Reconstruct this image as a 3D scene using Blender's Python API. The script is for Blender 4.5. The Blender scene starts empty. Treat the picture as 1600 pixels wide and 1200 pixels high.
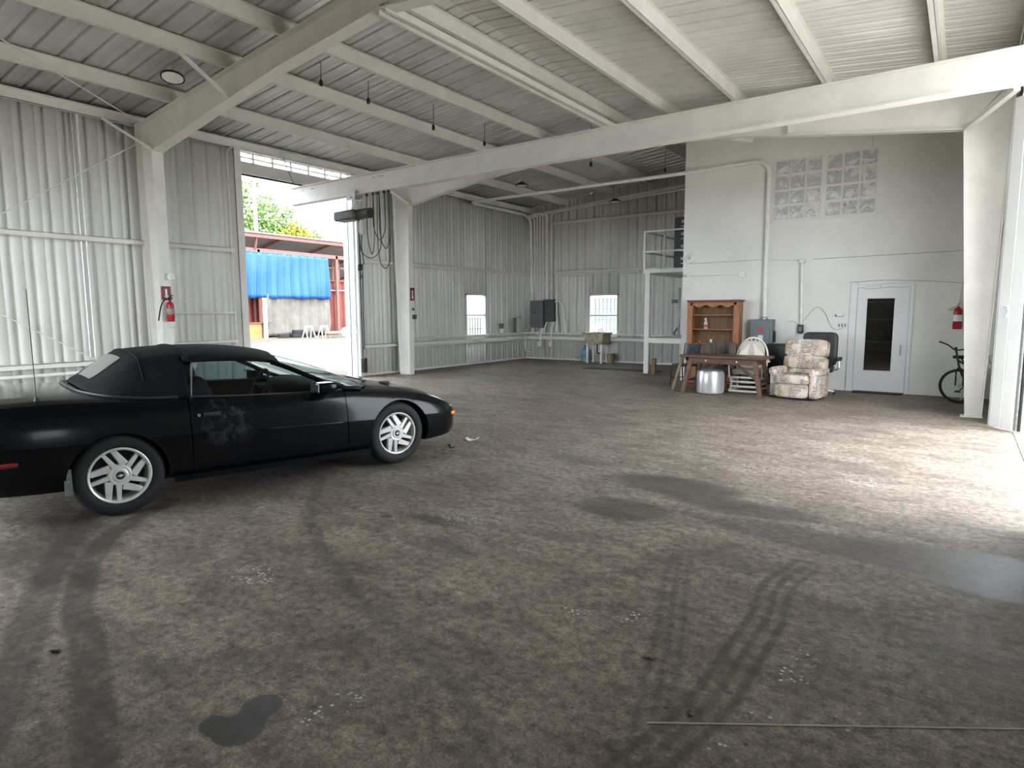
import bpy, bmesh, math, random
import numpy as np
from mathutils import Vector, Matrix
S = bpy.context.scene
COL = S.collection
PI = math.pi
rnd = random.Random(7)

# ------------------------------------------------------------------ camera, sky, exposure
cam_d = bpy.data.cameras.new('camera')
cam = bpy.data.objects.new('camera', cam_d)
COL.objects.link(cam)
YAW, PITCH, ROLL, FPX, CAMH = .6238, .1146, -.0043, 977.75, 1.6175
fw = Vector((-math.sin(YAW)*math.cos(PITCH), math.cos(YAW)*math.cos(PITCH), -math.sin(PITCH)))
rt = Vector((math.cos(YAW), math.sin(YAW), 0)); up = rt.cross(fw)
rt2 = rt*math.cos(ROLL) + up*math.sin(ROLL); up2 = -rt*math.sin(ROLL) + up*math.cos(ROLL)
cam.matrix_world = Matrix.Translation((0, 0, CAMH)) @ Matrix((rt2, up2, -fw)).transposed().to_4x4()
cam_d.sensor_width = 36; cam_d.lens = 36*FPX/1600; cam_d.clip_start = .05; cam_d.clip_end = 400
S.camera = cam
w = bpy.data.worlds.new('sky'); S.world = w; w.use_nodes = True
nt = w.node_tree; bg = nt.nodes['Background']
tc = nt.nodes.new('ShaderNodeTexCoord'); nz = nt.nodes.new('ShaderNodeTexNoise'); rp = nt.nodes.new('ShaderNodeValToRGB')
nz.inputs['Scale'].default_value = 2.2; nz.inputs['Detail'].default_value = 5
rp.color_ramp.elements[0].color = (.74, .87, 1.0, 1); rp.color_ramp.elements[0].position = .35
rp.color_ramp.elements[1].color = (.95, .975, 1.0, 1); rp.color_ramp.elements[1].position = .6
nt.links.new(tc.outputs['Generated'], nz.inputs['Vector']); nt.links.new(nz.outputs['Fac'], rp.inputs['Fac'])
nt.links.new(rp.outputs['Color'], bg.inputs['Color']); bg.inputs['Strength'].default_value = 1.0
sun_d = bpy.data.lights.new('sun', 'SUN'); sun_d.energy = .75; sun_d.angle = math.radians(44); sun_d.color = (1, .965, .90)
sun = bpy.data.objects.new('sun', sun_d); COL.objects.link(sun)
sun.rotation_euler = Vector((-.42, .10, -.90)).to_track_quat('-Z', 'Y').to_euler()
S.view_settings.view_transform = 'Standard'; S.view_settings.look = 'None'
S.view_settings.exposure = 3.35; S.view_settings.gamma = 1; S.view_settings.use_curve_mapping = False
S.cycles.max_bounces = 10; S.cycles.diffuse_bounces = 7; S.cycles.transparent_max_bounces = 12
S.cycles.sample_clamp_indirect = 6; S.cycles.caustics_reflective = False; S.cycles.caustics_refractive = False

# ------------------------------------------------------------------ materials
def mat(name, col, rough=.6, metal=0, var=.0, scale=6, var2=None, bump=0, bscale=60, coat=0, spec=None, emit=None, coords='Object', stretch=None):
    m = bpy.data.materials.new(name); m.use_nodes = True
    t = m.node_tree; b = t.nodes['Principled BSDF']
    b.inputs['Roughness'].default_value = rough; b.inputs['Metallic'].default_value = metal
    if coat: b.inputs['Coat Weight'].default_value = coat; b.inputs['Coat Roughness'].default_value = .06
    if spec is not None: b.inputs['Specular IOR Level'].default_value = spec
    c = (*col, 1); b.inputs['Base Color'].default_value = c
    tcn = t.nodes.new('ShaderNodeTexCoord'); src = tcn.outputs[coords]
    if stretch:
        mp = t.nodes.new('ShaderNodeMapping'); mp.inputs['Scale'].default_value = stretch
        t.links.new(src, mp.inputs['Vector']); src = mp.outputs['Vector']
    if var or var2:
        n = t.nodes.new('ShaderNodeTexNoise'); n.inputs['Scale'].default_value = scale; n.inputs['Detail'].default_value = 6; n.inputs['Roughness'].default_value = .62
        t.links.new(src, n.inputs['Vector'])
        r = t.nodes.new('ShaderNodeValToRGB'); r.color_ramp.elements[0].position = .32; r.color_ramp.elements[1].position = .68
        lo = var2 if var2 else tuple(x*(1-var) for x in col)
        r.color_ramp.elements[0].color = (*lo, 1); r.color_ramp.elements[1].color = (*[min(1, x*(1+var*.6)) for x in col], 1)
        t.links.new(n.outputs['Fac'], r.inputs['Fac']); t.links.new(r.outputs['Color'], b.inputs['Base Color'])
    if bump:
        n2 = t.nodes.new('ShaderNodeTexNoise'); n2.inputs['Scale'].default_value = bscale; n2.inputs['Detail'].default_value = 4
        bp = t.nodes.new('ShaderNodeBump'); bp.inputs['Strength'].default_value = bump; bp.inputs['Distance'].default_value = .01
        t.links.new(src, n2.inputs['Vector']); t.links.new(n2.outputs['Fac'], bp.inputs['Height']); t.links.new(bp.outputs['Normal'], b.inputs['Normal'])
    if emit: b.inputs['Emission Color'].default_value = (*emit[0], 1); b.inputs['Emission Strength'].default_value = emit[1]
    return m

def glass(name, tint, refl=.12, rough=.02):
    m = bpy.data.materials.new(name); m.use_nodes = True; t = m.node_tree
    for n in list(t.nodes):
        if n.type != 'OUTPUT_MATERIAL': t.nodes.remove(n)
    o = [n for n in t.nodes if n.type == 'OUTPUT_MATERIAL'][0]
    tr = t.nodes.new('ShaderNodeBsdfTransparent'); tr.inputs[0].default_value = (*tint, 1)
    gl = t.nodes.new('ShaderNodeBsdfGlossy'); gl.inputs['Roughness'].default_value = rough
    fr = t.nodes.new('ShaderNodeFresnel'); ge = t.nodes.new('ShaderNodeNewGeometry'); ml = t.nodes.new('ShaderNodeMapRange'); ml.inputs[3].default_value = 1.5; ml.inputs[4].default_value = 1/1.5
    t.links.new(ge.outputs['Backfacing'], ml.inputs[0]); t.links.new(ml.outputs[0], fr.inputs[0])
    mx = t.nodes.new('ShaderNodeMixShader')
    t.links.new(fr.outputs[0], mx.inputs[0]); t.links.new(tr.outputs[0], mx.inputs[1]); t.links.new(gl.outputs[0], mx.inputs[2]); t.links.new(mx.outputs[0], o.inputs[0])
    return m

WHITE = mat('white_panel_paint', (.79, .79, .755), .55, var=.10, scale=1.3, stretch=(1, 1, .35), bump=.04, bscale=14)
STEEL = mat('white_steel_paint', (.74, .73, .69), .5, var=.08, scale=3, bump=.03, bscale=30)
ROOFM = mat('roof_panel_paint', (.64, .63, .605), .38, var=.16, scale=.9, spec=.6)
GALVROOF = mat('bare_roof_sheet', (.70, .70, .69), .34, .45, var=.22, scale=1.1)
BLOCK = mat('white_block_paint', (.74, .735, .70), .6, var=.07, scale=1.1, bump=.12, bscale=9)
DOORW = mat('white_door_paint', (.72, .73, .73), .4, var=.04, scale=2)
GALV = mat('galvanised_steel', (.50, .51, .52), .42, .7, var=.2, scale=20)
PIPE = mat('painted_conduit', (.80, .80, .77), .4, var=.10, scale=8)
BLACK = mat('black_plastic', (.018, .018, .019), .5, var=.2, scale=30)
RUBBER = mat('black_rubber', (.011, .011, .0115), .75, var=.35, scale=25, bump=.05)
CORDM = mat('black_cord', (.02, .02, .02), .6, var=.1)
PAINT = None
CLOTHTOP = mat('black_canvas', (.0035, .0042, .0070), .8, spec=.2, var=.35, scale=9, bump=.15, bscale=350)
ALLOY = mat('silver_alloy', (.74, .73, .71), .36, .25, var=.12, scale=14)
ALLOYD = mat('dark_alloy', (.05, .05, .05), .6, .3, var=.2)
DARK = mat('car_interior', (.012, .012, .013), .8, var=.2)
GREYTRIM = mat('grey_trim', (.16, .16, .155), .6, var=.3, scale=40)
AMBER = mat('amber_lens', (.85, .24, .02), .25, var=.08, scale=40)
REDLENS = mat('red_lens', (.20, .012, .012), .25, var=.1, scale=40)
PLASTICW = mat('clouded_rear_window', (.17, .17, .16), .3, var=.3, scale=25, stretch=(1, 8, 1))
CGLASS = glass('tinted_car_glass', (.50, .62, .64))
WGLASS = glass('window_glass', (.93, .96, .96))
WOOD = mat('walnut_wood', (.115, .050, .026), .45, var=.5, scale=5, stretch=(1.5, 14, 14), bump=.05)
HUTCH = mat('oak_hutch_wood', (.33, .125, .045), .45, var=.35, scale=4, stretch=(10, 10, 1.2), bump=.04)
HUTCHB = mat('brown_back_board', (.20, .115, .045), .6, var=.3, scale=4, stretch=(6, 6, 1))
RAWWOOD = mat('weathered_wood', (.22, .135, .075), .75, var=.4, scale=6, stretch=(10, 10, 1))
SILVER = mat('silver_vinyl', (.56, .57, .57), .30, .55, var=.18, scale=6, bump=.1, bscale=12)
CREAM = mat('cream_fabric', (.56, .53, .46), .85, var=.12, scale=8, bump=.1, bscale=200)
GREYFAB = mat('grey_cushion', (.30, .285, .265), .85, var=.25, scale=9, bump=.1, bscale=200)
CREAMP = mat('cream_paint', (.74, .71, .64), .45, var=.06, scale=9)
BRNFAB = mat('tufted_brown_fabric', (.105, .088, .076), .8, var=.25, scale=12, bump=.1, bscale=150)
LEATHER = mat('black_leather', (.025, .025, .028), .45, var=.25, scale=18, bump=.08, bscale=120)
NAVY = mat('navy_vinyl', (.035, .045, .062), .4, var=.25, scale=12)
CHROME = mat('chrome', (.72, .72, .72), .18, .95, var=.05)
SWBOX = mat('grey_switch_enamel', (.125, .15, .165), .4, var=.10, scale=6)
PANELG = mat('panel_grey_enamel', (.125, .14, .14), .45, var=.10, scale=4)
PANELD = mat('panel_dark_enamel', (.055, .06, .06), .45, var=.12, scale=4)
FILEC = mat('black_enamel', (.014, .014, .015), .45, var=.15)
LABELW = mat('white_label', (.75, .75, .73), .6, var=.03)
REDP = mat('red_enamel', (.33, .008, .012), .32, var=.1, scale=12)
REDL = mat('faded_red_print', (.36, .085, .10), .6, var=.1)
SIGNR = mat('sign_red', (.17, .010, .014), .4, var=.1)
BRASS = mat('brass', (.55, .36, .14), .35, .6, var=.1)
ORANGEW = mat('orange_plywood', (.42, .17, .05), .6, var=.3, scale=5)
REDC = mat('red_container_paint', (.15, .028, .018), .55, var=.3, scale=2.2)
PINKB = mat('faded_red_steel', (.22, .085, .07), .55, var=.2, scale=2)
TARPB = mat('blue_tarp', (.008, .085, .34), .45, var=.12, scale=3)
TARPC = mat('cream_tarp', (.13, .118, .102), .7, var=.22, scale=2.5)
YARD = mat('yard_gravel', (.085, .073, .058), .9, var=.28, scale=.7, stretch=(1, .35, 1), bump=.1, bscale=4)
BARK = mat('tree_bark', (.10, .075, .05), .9, var=.3)
LEAF = mat('bright_leaves', (.17, .27, .055), .6, var2=(.055, .13, .025), var=.5, scale=1.6)
LEAFY = mat('yellow_leaves', (.36, .33, .04), .6, var2=(.18, .24, .04), var=.3, scale=2)
SINKM = mat('stained_basin', (.50, .46, .38), .6, var2=(.22, .17, .11), var=.15, scale=9)
JUGM = mat('blue_jug_plastic', (.16, .30, .40), .25, var=.2)
CANG = mat('dusty_grey_paint', (.42, .42, .40), .55, var=.12)
APRON = mat('pale_concrete_apron', (.52, .49, .44), .85, var=.1, scale=.8)
CONC = mat('concrete_kerb', (.46, .43, .38), .85, var=.2, scale=4, bump=.1)
RIBLET = mat('roof_sheet_outside', (.40, .38, .36), .5, var=.2, scale=2)

def recliner_mat():
    m = mat('script_print_upholstery', (.60, .53, .46), .85, bump=.08, bscale=250)
    t = m.node_tree; b = t.nodes['Principled BSDF']; tcn = [n for n in t.nodes if n.type == 'TEX_COORD'][0]
    def N(ty, **k):
        n = t.nodes.new(ty)
        for a, v in k.items(): n.inputs[a].default_value = v
        return n
    L = t.links.new
    mp = N('ShaderNodeMapping'); mp.inputs['Scale'].default_value = (1, 1, 1); L(tcn.outputs['Object'], mp.inputs['Vector'])
    br = N('ShaderNodeTexVoronoi', Scale=7.0); br.distance = 'CHEBYCHEV'; L(mp.outputs['Vector'], br.inputs['Vector'])
    blk = N('ShaderNodeValToRGB'); blk.color_ramp.interpolation = 'CONSTANT'
    blk.color_ramp.elements[0].color = (0, 0, 0, 1); blk.color_ramp.elements[1].color = (1, 1, 1, 1); blk.color_ramp.elements[1].position = .42
    L(br.outputs['Color'], blk.inputs['Fac'])
    mp2 = N('ShaderNodeMapping'); mp2.inputs['Scale'].default_value = (48, 48, 34); L(tcn.outputs['Object'], mp2.inputs['Vector'])
    n1 = N('ShaderNodeTexNoise', Scale=1.0, Detail=3.0, Roughness=.7); L(mp2.outputs['Vector'], n1.inputs['Vector'])
    th = N('ShaderNodeValToRGB'); th.color_ramp.elements[0].position = .43; th.color_ramp.elements[1].position = .50; L(n1.outputs['Fac'], th.inputs['Fac'])
    sx = N('ShaderNodeSeparateXYZ'); L(tcn.outputs['Object'], sx.inputs[0]); w1 = N('ShaderNodeMath'); w1.operation = 'MULTIPLY'; w1.inputs[1].default_value = 215; L(sx.outputs['Z'], w1.inputs[0]); w2 = N('ShaderNodeMath'); w2.operation = 'SINE'; L(w1.outputs[0], w2.inputs[0])
    w3 = N('ShaderNodeMapRange'); w3.inputs[1].default_value = -.3; w3.inputs[2].default_value = .3; L(w2.outputs[0], w3.inputs[0]); w4 = N('ShaderNodeMath'); w4.operation = 'MULTIPLY'; L(w3.outputs[0], w4.inputs[0]); L(blk.outputs['Color'], w4.inputs[1])
    mul = N('ShaderNodeMath'); mul.operation = 'MULTIPLY'; L(w4.outputs[0], mul.inputs[0]); L(th.outputs['Color'], mul.inputs[1])
    big = N('ShaderNodeTexNoise', Scale=4.0, Detail=2.0); L(tcn.outputs['Object'], big.inputs['Vector'])
    base = N('ShaderNodeValToRGB'); base.color_ramp.elements[0].color = (.50, .40, .29, 1); base.color_ramp.elements[1].color = (.66, .60, .55, 1)
    base.color_ramp.elements[0].position = .38; base.color_ramp.elements[1].position = .6; L(big.outputs['Fac'], base.inputs['Fac'])
    mx = N('ShaderNodeMix'); mx.data_type = 'RGBA'; L(mul.outputs[0], mx.inputs[0]); L(base.outputs['Color'], mx.inputs[6]); mx.inputs[7].default_value = (.045, .032, .034, 1)
    L(mx.outputs[2], b.inputs['Base Color'])
    return m
RECL = recliner_mat()

def car_paint():
    m = mat('black_car_paint', (.006, .007, .009), .20, coat=.12, spec=.22)
    t = m.node_tree; b = t.nodes['Principled BSDF']; tcn = [n for n in t.nodes if n.type == 'TEX_COORD'][0]; L = t.links.new
    n = t.nodes.new('ShaderNodeTexNoise'); n.inputs['Scale'].default_value = 9; n.inputs['Detail'].default_value = 7; n.inputs['Roughness'].default_value = .7
    L(tcn.outputs['Object'], n.inputs['Vector'])
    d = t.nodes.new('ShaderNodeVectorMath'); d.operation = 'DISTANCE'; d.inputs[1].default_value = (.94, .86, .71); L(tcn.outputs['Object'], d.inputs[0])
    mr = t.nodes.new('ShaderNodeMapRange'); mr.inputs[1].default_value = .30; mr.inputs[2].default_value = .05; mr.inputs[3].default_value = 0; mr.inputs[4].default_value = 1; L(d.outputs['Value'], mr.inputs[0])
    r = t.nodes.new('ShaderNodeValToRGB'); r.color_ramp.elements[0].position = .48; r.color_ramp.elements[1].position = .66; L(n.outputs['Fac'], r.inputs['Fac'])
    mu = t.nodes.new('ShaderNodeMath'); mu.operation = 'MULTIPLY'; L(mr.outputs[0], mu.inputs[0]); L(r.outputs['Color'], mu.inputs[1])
    n2 = t.nodes.new('ShaderNodeTexNoise'); n2.inputs['Scale'].default_value = 2.5; n2.inputs['Detail'].default_value = 8; L(tcn.outputs['Object'], n2.inputs['Vector'])
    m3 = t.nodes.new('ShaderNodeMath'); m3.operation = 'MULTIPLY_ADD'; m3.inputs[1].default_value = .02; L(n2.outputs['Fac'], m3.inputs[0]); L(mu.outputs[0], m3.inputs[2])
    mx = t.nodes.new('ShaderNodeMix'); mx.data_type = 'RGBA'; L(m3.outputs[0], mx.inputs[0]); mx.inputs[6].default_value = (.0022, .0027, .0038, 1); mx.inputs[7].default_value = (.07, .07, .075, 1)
    L(mx.outputs[2], b.inputs['Base Color'])
    rr = t.nodes.new('ShaderNodeMapRange'); rr.inputs[3].default_value = .07; rr.inputs[4].default_value = .26; L(n2.outputs['Fac'], rr.inputs[0]); L(rr.outputs[0], b.inputs['Roughness'])
    return m
PAINT = car_paint()

# ------------------------------------------------------------------ mesh helpers
class MB:
    def __init__(s): s.v = []; s.f = []; s.m = []
    def add(s, v, f, mi=0):
        o = len(s.v); s.v += [tuple(p) for p in v]; s.f += [tuple(i+o for i in q) for q in f]; s.m += [mi]*len(f); return s
    def box(s, x0, x1, y0, y1, z0, z1, mi=0, M=None):
        v = [(x, y, z) for x in (x0, x1) for y in (y0, y1) for z in (z0, z1)]
        if M is not None: v = [M @ Vector(p) for p in v]
        return s.add(v, [(0, 1, 3, 2), (4, 6, 7, 5), (0, 4, 5, 1), (2, 3, 7, 6), (0, 2, 6, 4), (1, 5, 7, 3)], mi)
    def beam(s, a, b, wd, ht, mi=0, upv=(0, 0, 1)):      # box between two points
        a = Vector(a); b = Vector(b); d = (b-a).normalized(); u = Vector(upv)
        if abs(d.dot(u)) > .95: u = Vector((0, 1, 0))
        r = d.cross(u).normalized()*wd/2; q = r.cross(d).normalized()*ht/2
        v = [p+sx*r+sy*q for p in (a, b) for sx, sy in ((-1, -1), (1, -1), (1, 1), (-1, 1))]
        return s.add(v, [(0, 1, 2, 3), (7, 6, 5, 4), (0, 4, 5, 1), (1, 5, 6, 2), (2, 6, 7, 3), (3, 7, 4, 0)], mi)
    def tube(s, pts, r, n=10, mi=0, closed=False, r2=None):
        P = [Vector(p) for p in pts]; k = len(P); rings = []; pu = None
        for i in range(k):
            if closed: d = P[(i+1) % k]-P[i-1]
            else: d = P[min(i+1, k-1)]-P[max(i-1, 0)]
            d = d.normalized()
            if pu is None:
                u = Vector((0, 0, 1)) if abs(d.z) < .9 else Vector((1, 0, 0))
            else: u = pu
            x = d.cross(u).normalized(); pu = x.cross(d).normalized()
            rr = r if r2 is None else r+(r2-r)*i/(k-1)
            rings.append([P[i]+rr*(math.cos(2*PI*j/n)*x+math.sin(2*PI*j/n)*pu) for j in range(n)])
        v = [p for g in rings for p in g]; f = []
        for i in range(k if closed else k-1):
            a = i*n; b2 = ((i+1) % k)*n
            for j in range(n): f.append((a+j, a+(j+1) % n, b2+(j+1) % n, b2+j))
        if not closed: f += [tuple(reversed(range(n))), tuple(range((k-1)*n, k*n))]
        return s.add(v, f, mi)
    def lathe(s, prof, n=32, M=None, mi=0, closed=False):   # profile (radius, height) about z
        v = []; f = []; k = len(prof)
        for r, z in prof:
            for j in range(n): v.append(Vector((r*math.cos(2*PI*j/n), r*math.sin(2*PI*j/n), z)))
        for i in range(k if closed else k-1):
            a = i*n; b2 = ((i+1) % k)*n
            for j in range(n): f.append((a+j, a+(j+1) % n, b2+(j+1) % n, b2+j))
        if not closed:
            if prof[0][0] > 1e-6: f.append(tuple(reversed(range(n))))
            if prof[-1][0] > 1e-6: f.append(tuple(range((k-1)*n, k*n)))
        if M is not None: v = [M @ p for p in v]
        return s.add(v, f, mi)
    def prism(s, poly, a0, a1, axis='x', mi=0, M=None):     # 2-D polygon extruded along an axis
        n = len(poly)
        g = {'x': lambda p, a: (a, p[0], p[1]), 'y': lambda p, a: (p[0], a, p[1]), 'z': lambda p, a: (p[0], p[1], a)}[axis]
        v = [Vector(g(p, a)) for a in (a0, a1) for p in poly]
        if M is not None: v = [M @ p for p in v]
        f = [tuple(range(n)), tuple(reversed(range(n, 2*n)))] + [(i, i+n, (i+1) % n+n, (i+1) % n) for i in range(n)]
        return s.add(v, f, mi)
    def grid(s, rows, mi=0, flip=False):
        k = len(rows); n = len(rows[0]); f = []
        for i in range(k-1):
            for j in range(n-1):
                q = (i*n+j, i*n+j+1, (i+1)*n+j+1, (i+1)*n+j); f.append(q[::-1] if flip else q)
        return s.add([p for r in rows for p in r], f, mi)
    def puff(s, x0, x1, y0, y1, z0, z1, e=.35, n=9, mi=0, M=None):   # cushion: a superellipsoid box
        cx, cy, cz = (x0+x1)/2, (y0+y1)/2, (z0+z1)/2; a, b, c = (x1-x0)/2, (y1-y0)/2, (z1-z0)/2
        sp = lambda t, p: math.copysign(abs(t)**p, t)
        v = []; f = []; nu, nv = 4*n, 2*n
        for i in range(nv+1):
            ph = -PI/2+PI*i/nv
            for j in range(nu):
                th = 2*PI*j/nu
                p = Vector((cx+a*sp(math.cos(ph), e)*sp(math.cos(th), e), cy+b*sp(math.cos(ph), e)*sp(math.sin(th), e), cz+c*sp(math.sin(ph), e)))
                v.append(M @ p if M is not None else p)
        for i in range(nv):
            for j in range(nu): f.append((i*nu+j, i*nu+(j+1) % nu, (i+1)*nu+(j+1) % nu, (i+1)*nu+j))
        return s.add(v, f, mi)
    def build(s, name, mats, parent=None, loc=None, rot=None, ang=35, bev=0, flat=False):
        me = bpy.data.meshes.new(name); me.from_pydata([tuple(p) for p in s.v], [], s.f)
        if not isinstance(mats, (list, tuple)): mats = [mats]
        for q in mats: me.materials.append(q)
        me.polygons.foreach_set('material_index', s.m)
        bm = bmesh.new(); bm.from_mesh(me); bmesh.ops.remove_doubles(bm, verts=bm.verts, dist=1e-5); bmesh.ops.recalc_face_normals(bm, faces=bm.faces); bm.to_mesh(me); bm.free()
        if not flat:
            me.polygons.foreach_set('use_smooth', [True]*len(me.polygons)); me.set_sharp_from_angle(angle=math.radians(ang))
        o = bpy.data.objects.new(name, me); COL.objects.link(o)
        if parent: o.parent = parent
        if loc: o.location = loc
        if rot: o.rotation_euler = rot
        if bev:
            b = o.modifiers.new('b', 'BEVEL'); b.width = bev; b.segments = 2; b.limit_method = 'ANGLE'; b.angle_limit = math.radians(40)
        return o
def tag(o, label=None, cat=None, group=None, kind=None):
    if label: o['label'] = label
    if cat: o['category'] = cat
    if group: o['group'] = group
    if kind: o['kind'] = kind
    return o
def thing(name, label, cat, loc=(0, 0, 0), rz=0, group=None):
    o = bpy.data.objects.new(name, None); COL.objects.link(o); o.location = loc; o.rotation_euler = (0, 0, rz); o.empty_display_size = .1
    return tag(o, label, cat, group)
def struct(o): o['kind'] = 'structure'; return o
def copy_tree(o, parent=None):
    c = o.copy(); COL.objects.link(c)
    if parent: c.parent = parent
    for ch in [q for q in bpy.data.objects if q.parent == o]: copy_tree(ch, c)
    return c
def smooth_path(pts, n=8):              # Catmull-Rom through points
    P = [Vector(p) for p in pts]; out = []
    for i in range(len(P)-1):
        a = P[max(i-1, 0)]; b = P[i]; c = P[i+1]; d = P[min(i+2, len(P)-1)]
        for k in range(n):
            t = k/n; out.append(.5*((2*b)+(c-a)*t+(2*a-5*b+4*c-d)*t*t+(3*b-a-3*c+d)*t**3))
    return out+[P[-1]]
def bent(pts, r=.12, n=6):              # polyline with rounded corners
    P = [Vector(p) for p in pts]; out = [P[0]]
    for i in range(1, len(P)-1):
        a = (P[i-1]-P[i]); b = (P[i+1]-P[i]); q = min(r, a.length*.45, b.length*.45)
        p0 = P[i]+a.normalized()*q; p1 = P[i]+b.normalized()*q
        for k in range(n+1):
            t = k/n; out.append((1-t)**2*p0+2*t*(1-t)*P[i]+t*t*p1)
    return out+[P[-1]]

# ------------------------------------------------------------------ floor with its stains
XL, XR, YF, YO, YN = -12.45, .5, 18.17, 14.24, -.8
RX = -5.9
def roof_z(x): return 5.16+.1*(x+12.08) if x < RX else 5.778-.1*(x-RX)
def seg_dist(X, Y, pts):
    d = np.full(X.shape, 1e9); s = np.zeros(X.shape); acc = 0
    for (x0, y0), (x1, y1) in zip(pts[:-1], pts[1:]):
        dx, dy = x1-x0, y1-y0; L2 = dx*dx+dy*dy
        t = np.clip(((X-x0)*dx+(Y-y0)*dy)/L2, 0, 1); px, py = x0+t*dx, y0+t*dy
        dd = (X-px)**2+(Y-py)**2; sgn = np.sign((X-px)*dy-(Y-py)*dx)
        m = dd < np.abs(d)**2
        d = np.where(m, np.sqrt(dd), d); s = np.where(m, sgn, s)
    return d, s*d
def sm(e0, e1, x): t = np.clip((x-e0)/(e1-e0), 0, 1); return t*t*(3-2*t)
def cr2(pts, n=8): return [(p.x, p.y) for p in smooth_path([(a, b, 0) for a, b in pts], n)]
def make_floor():
    xs = np.concatenate([np.linspace(XL-.1, -9, 30)[:-1], np.arange(-9, -2.2, .035), np.arange(-2.2, .95, .02)])
    ys = np.concatenate([np.linspace(YN, .4, 6)[:-1], np.arange(.4, 4.7, .02), np.arange(4.7, 6.6, .03), np.arange(6.6, 10, .06), np.linspace(10, YF+.1, 70)])
    X, Y = np.meshgrid(xs, ys); nx, ny = len(xs), len(ys)
    co = np.stack([X, Y, np.zeros_like(X)], -1).reshape(-1, 3)
    i = np.arange(ny-1)[:, None]*nx+np.arange(nx-1)[None, :]
    F = np.stack([i, i+1, i+nx+1, i+nx], -1).reshape(-1, 4)
    me = bpy.data.meshes.new('floor'); me.vertices.add(len(co)); me.vertices.foreach_set('co', co.ravel())
    me.loops.add(F.size); me.loops.foreach_set('vertex_index', F.ravel().astype(np.int32))
    me.polygons.add(len(F)); me.polygons.foreach_set('loop_start', (np.arange(len(F))*4).astype(np.int32)); me.update(calc_edges=True)
    g = np.random.default_rng(3)
    stain = np.zeros_like(X); track = np.zeros_like(X); paint = np.zeros_like(X); oil = np.zeros_like(X)
    def blob(A, x, y, rx, ry, a, k=.55, ang=0):
        c, s = math.cos(ang), math.sin(ang); u = (X-x)*c+(Y-y)*s; v = -(X-x)*s+(Y-y)*c
        r = np.sqrt((u/rx)**2+(v/ry)**2); np.maximum(A, a*(1-sm(k, 1.15, r)), out=A)
    for b in [(-2.1, 5.5, .75, .40, .85), (-1.45, 5.2, .8, .28, .8), (-2.2, 4.6, .5, .35, .75), (-3.3, 5.9, .55, .22, .6), (-.9, 4.75, .8, .28, .7), (-.1, 4.75, .9, .38, .85),
              (.3, 4.7, .7, .5, .95), (-3.2, 3.5, .35, .12, .8), (-2.9, 3.1, .5, .15, .5), (-4.85, 1.4, .9, .28, .75), (-5.3, 1.75, .8, .3, .7), (-6.9, 7.8, .8, .25, .6), (-4.2, 8.2, .7, .25, .55),
              (-6.5, 9.5, 1.4, .3, .5), (-9, 12, 2, .5, .5), (-8.5, 14.8, 2.2, .4, .55), (-7, 15.8, 1.6, .3, .75), (-5.6, 13.2, 1, .5, .6), (-10.5, 16.5, 1.2, .5, .5), (-.3, 12.3, .9, .5, .7), (-6, 6.8, .8, .3, .5), (.3, 3.6, .5, .8, .45),
              (-2.8, 6.6, .8, .2, .45), (-3.5, 2.4, .55, .2, .35), (-1.1, 4.0, .5, .2, .45), (-5.2, 4.6, .8, .5, .6), (-5.6, 3.2, .9, 1.3, .55), (-2.35, 2.0, .5, .16, .35)]: blob(stain, *b)
    def band(A, pts, wd, a, edge=.5):
        d, _ = seg_dist(X, Y, cr2(pts)); np.maximum(A, a*(1-sm(wd*edge, wd, d)), out=A)
    band(track, [(-5.5, 2.55), (-5.06, 1.94), (-4.53, 1.57), (-3.89, 1.27), (-3.46, 1.16), (-2.46, .82), (-1.6, .45)], .088, .95, .82)
    band(track, [(-5.8, 2.1), (-5.44, 1.84), (-4.52, 1.34), (-3.85, 1.04), (-3.26, .78), (-2.3, .3)], .10, .8, .78)
    band(track, [(-5.0, 3.75), (-4.24, 3.06), (-3.58, 2.66), (-2.93, 2.35), (-2.5, 2.16)], .07, .6, .4)
    band(track, [(-2.6, 2.2), (-2.0, 2.04), (-1.58, 1.86), (-1.32, 1.63), (-1.1, 1.3)], .10, .45, .3)
    band(track, [(-4.1, 1.75), (-3.7, 1.9), (-3.3, 2.35), (-2.9, 2.9)], .03, .45, .3)
    band(track, [(-3.2, .95), (-2.6, 1.6), (-2.2, 2.3), (-1.7, 3.3), (-1.2, 4.3)], .09, .35, .3)
    band(track, [(-2.8, .75), (-2.2, 1.3), (-1.7, 2.0)], .10, .35, .3)
    for pts, wd, a in (([(-.62, 4.6), (-.79, 3.85), (-.755, 3.39), (-.75, 3.0), (-.75, 2.61), (-.775, 2.28), (-.9, 1.7)], .12, .85), ([(-1.5, 4.2), (-1.34, 3.58), (-1.11, 2.89), (-.915, 2.23), (-.84, 1.97), (-.7, 1.4)], .10, .6)):
        d, sd = seg_dist(X, Y, cr2(pts)); m = 1-sm(wd*.8, wd, d); ribs = sm(.25, .6, .5+.5*np.cos(sd/wd*PI*3.2))
        fade = sm(4.6, 3.8, Y)*sm(1.2, 2.0, Y); np.maximum(track, a*m*(.12+.88*ribs)*fade, out=track)
    for x, y, r in [(-2.20, 1.22, .10), (-2.23, 1.28, .075), (-2.26, 1.36, .085), (-2.31, 1.18, .06), (-3.65, 3.35, .05)]: blob(oil, x, y, r, r, 1, .75)
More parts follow.
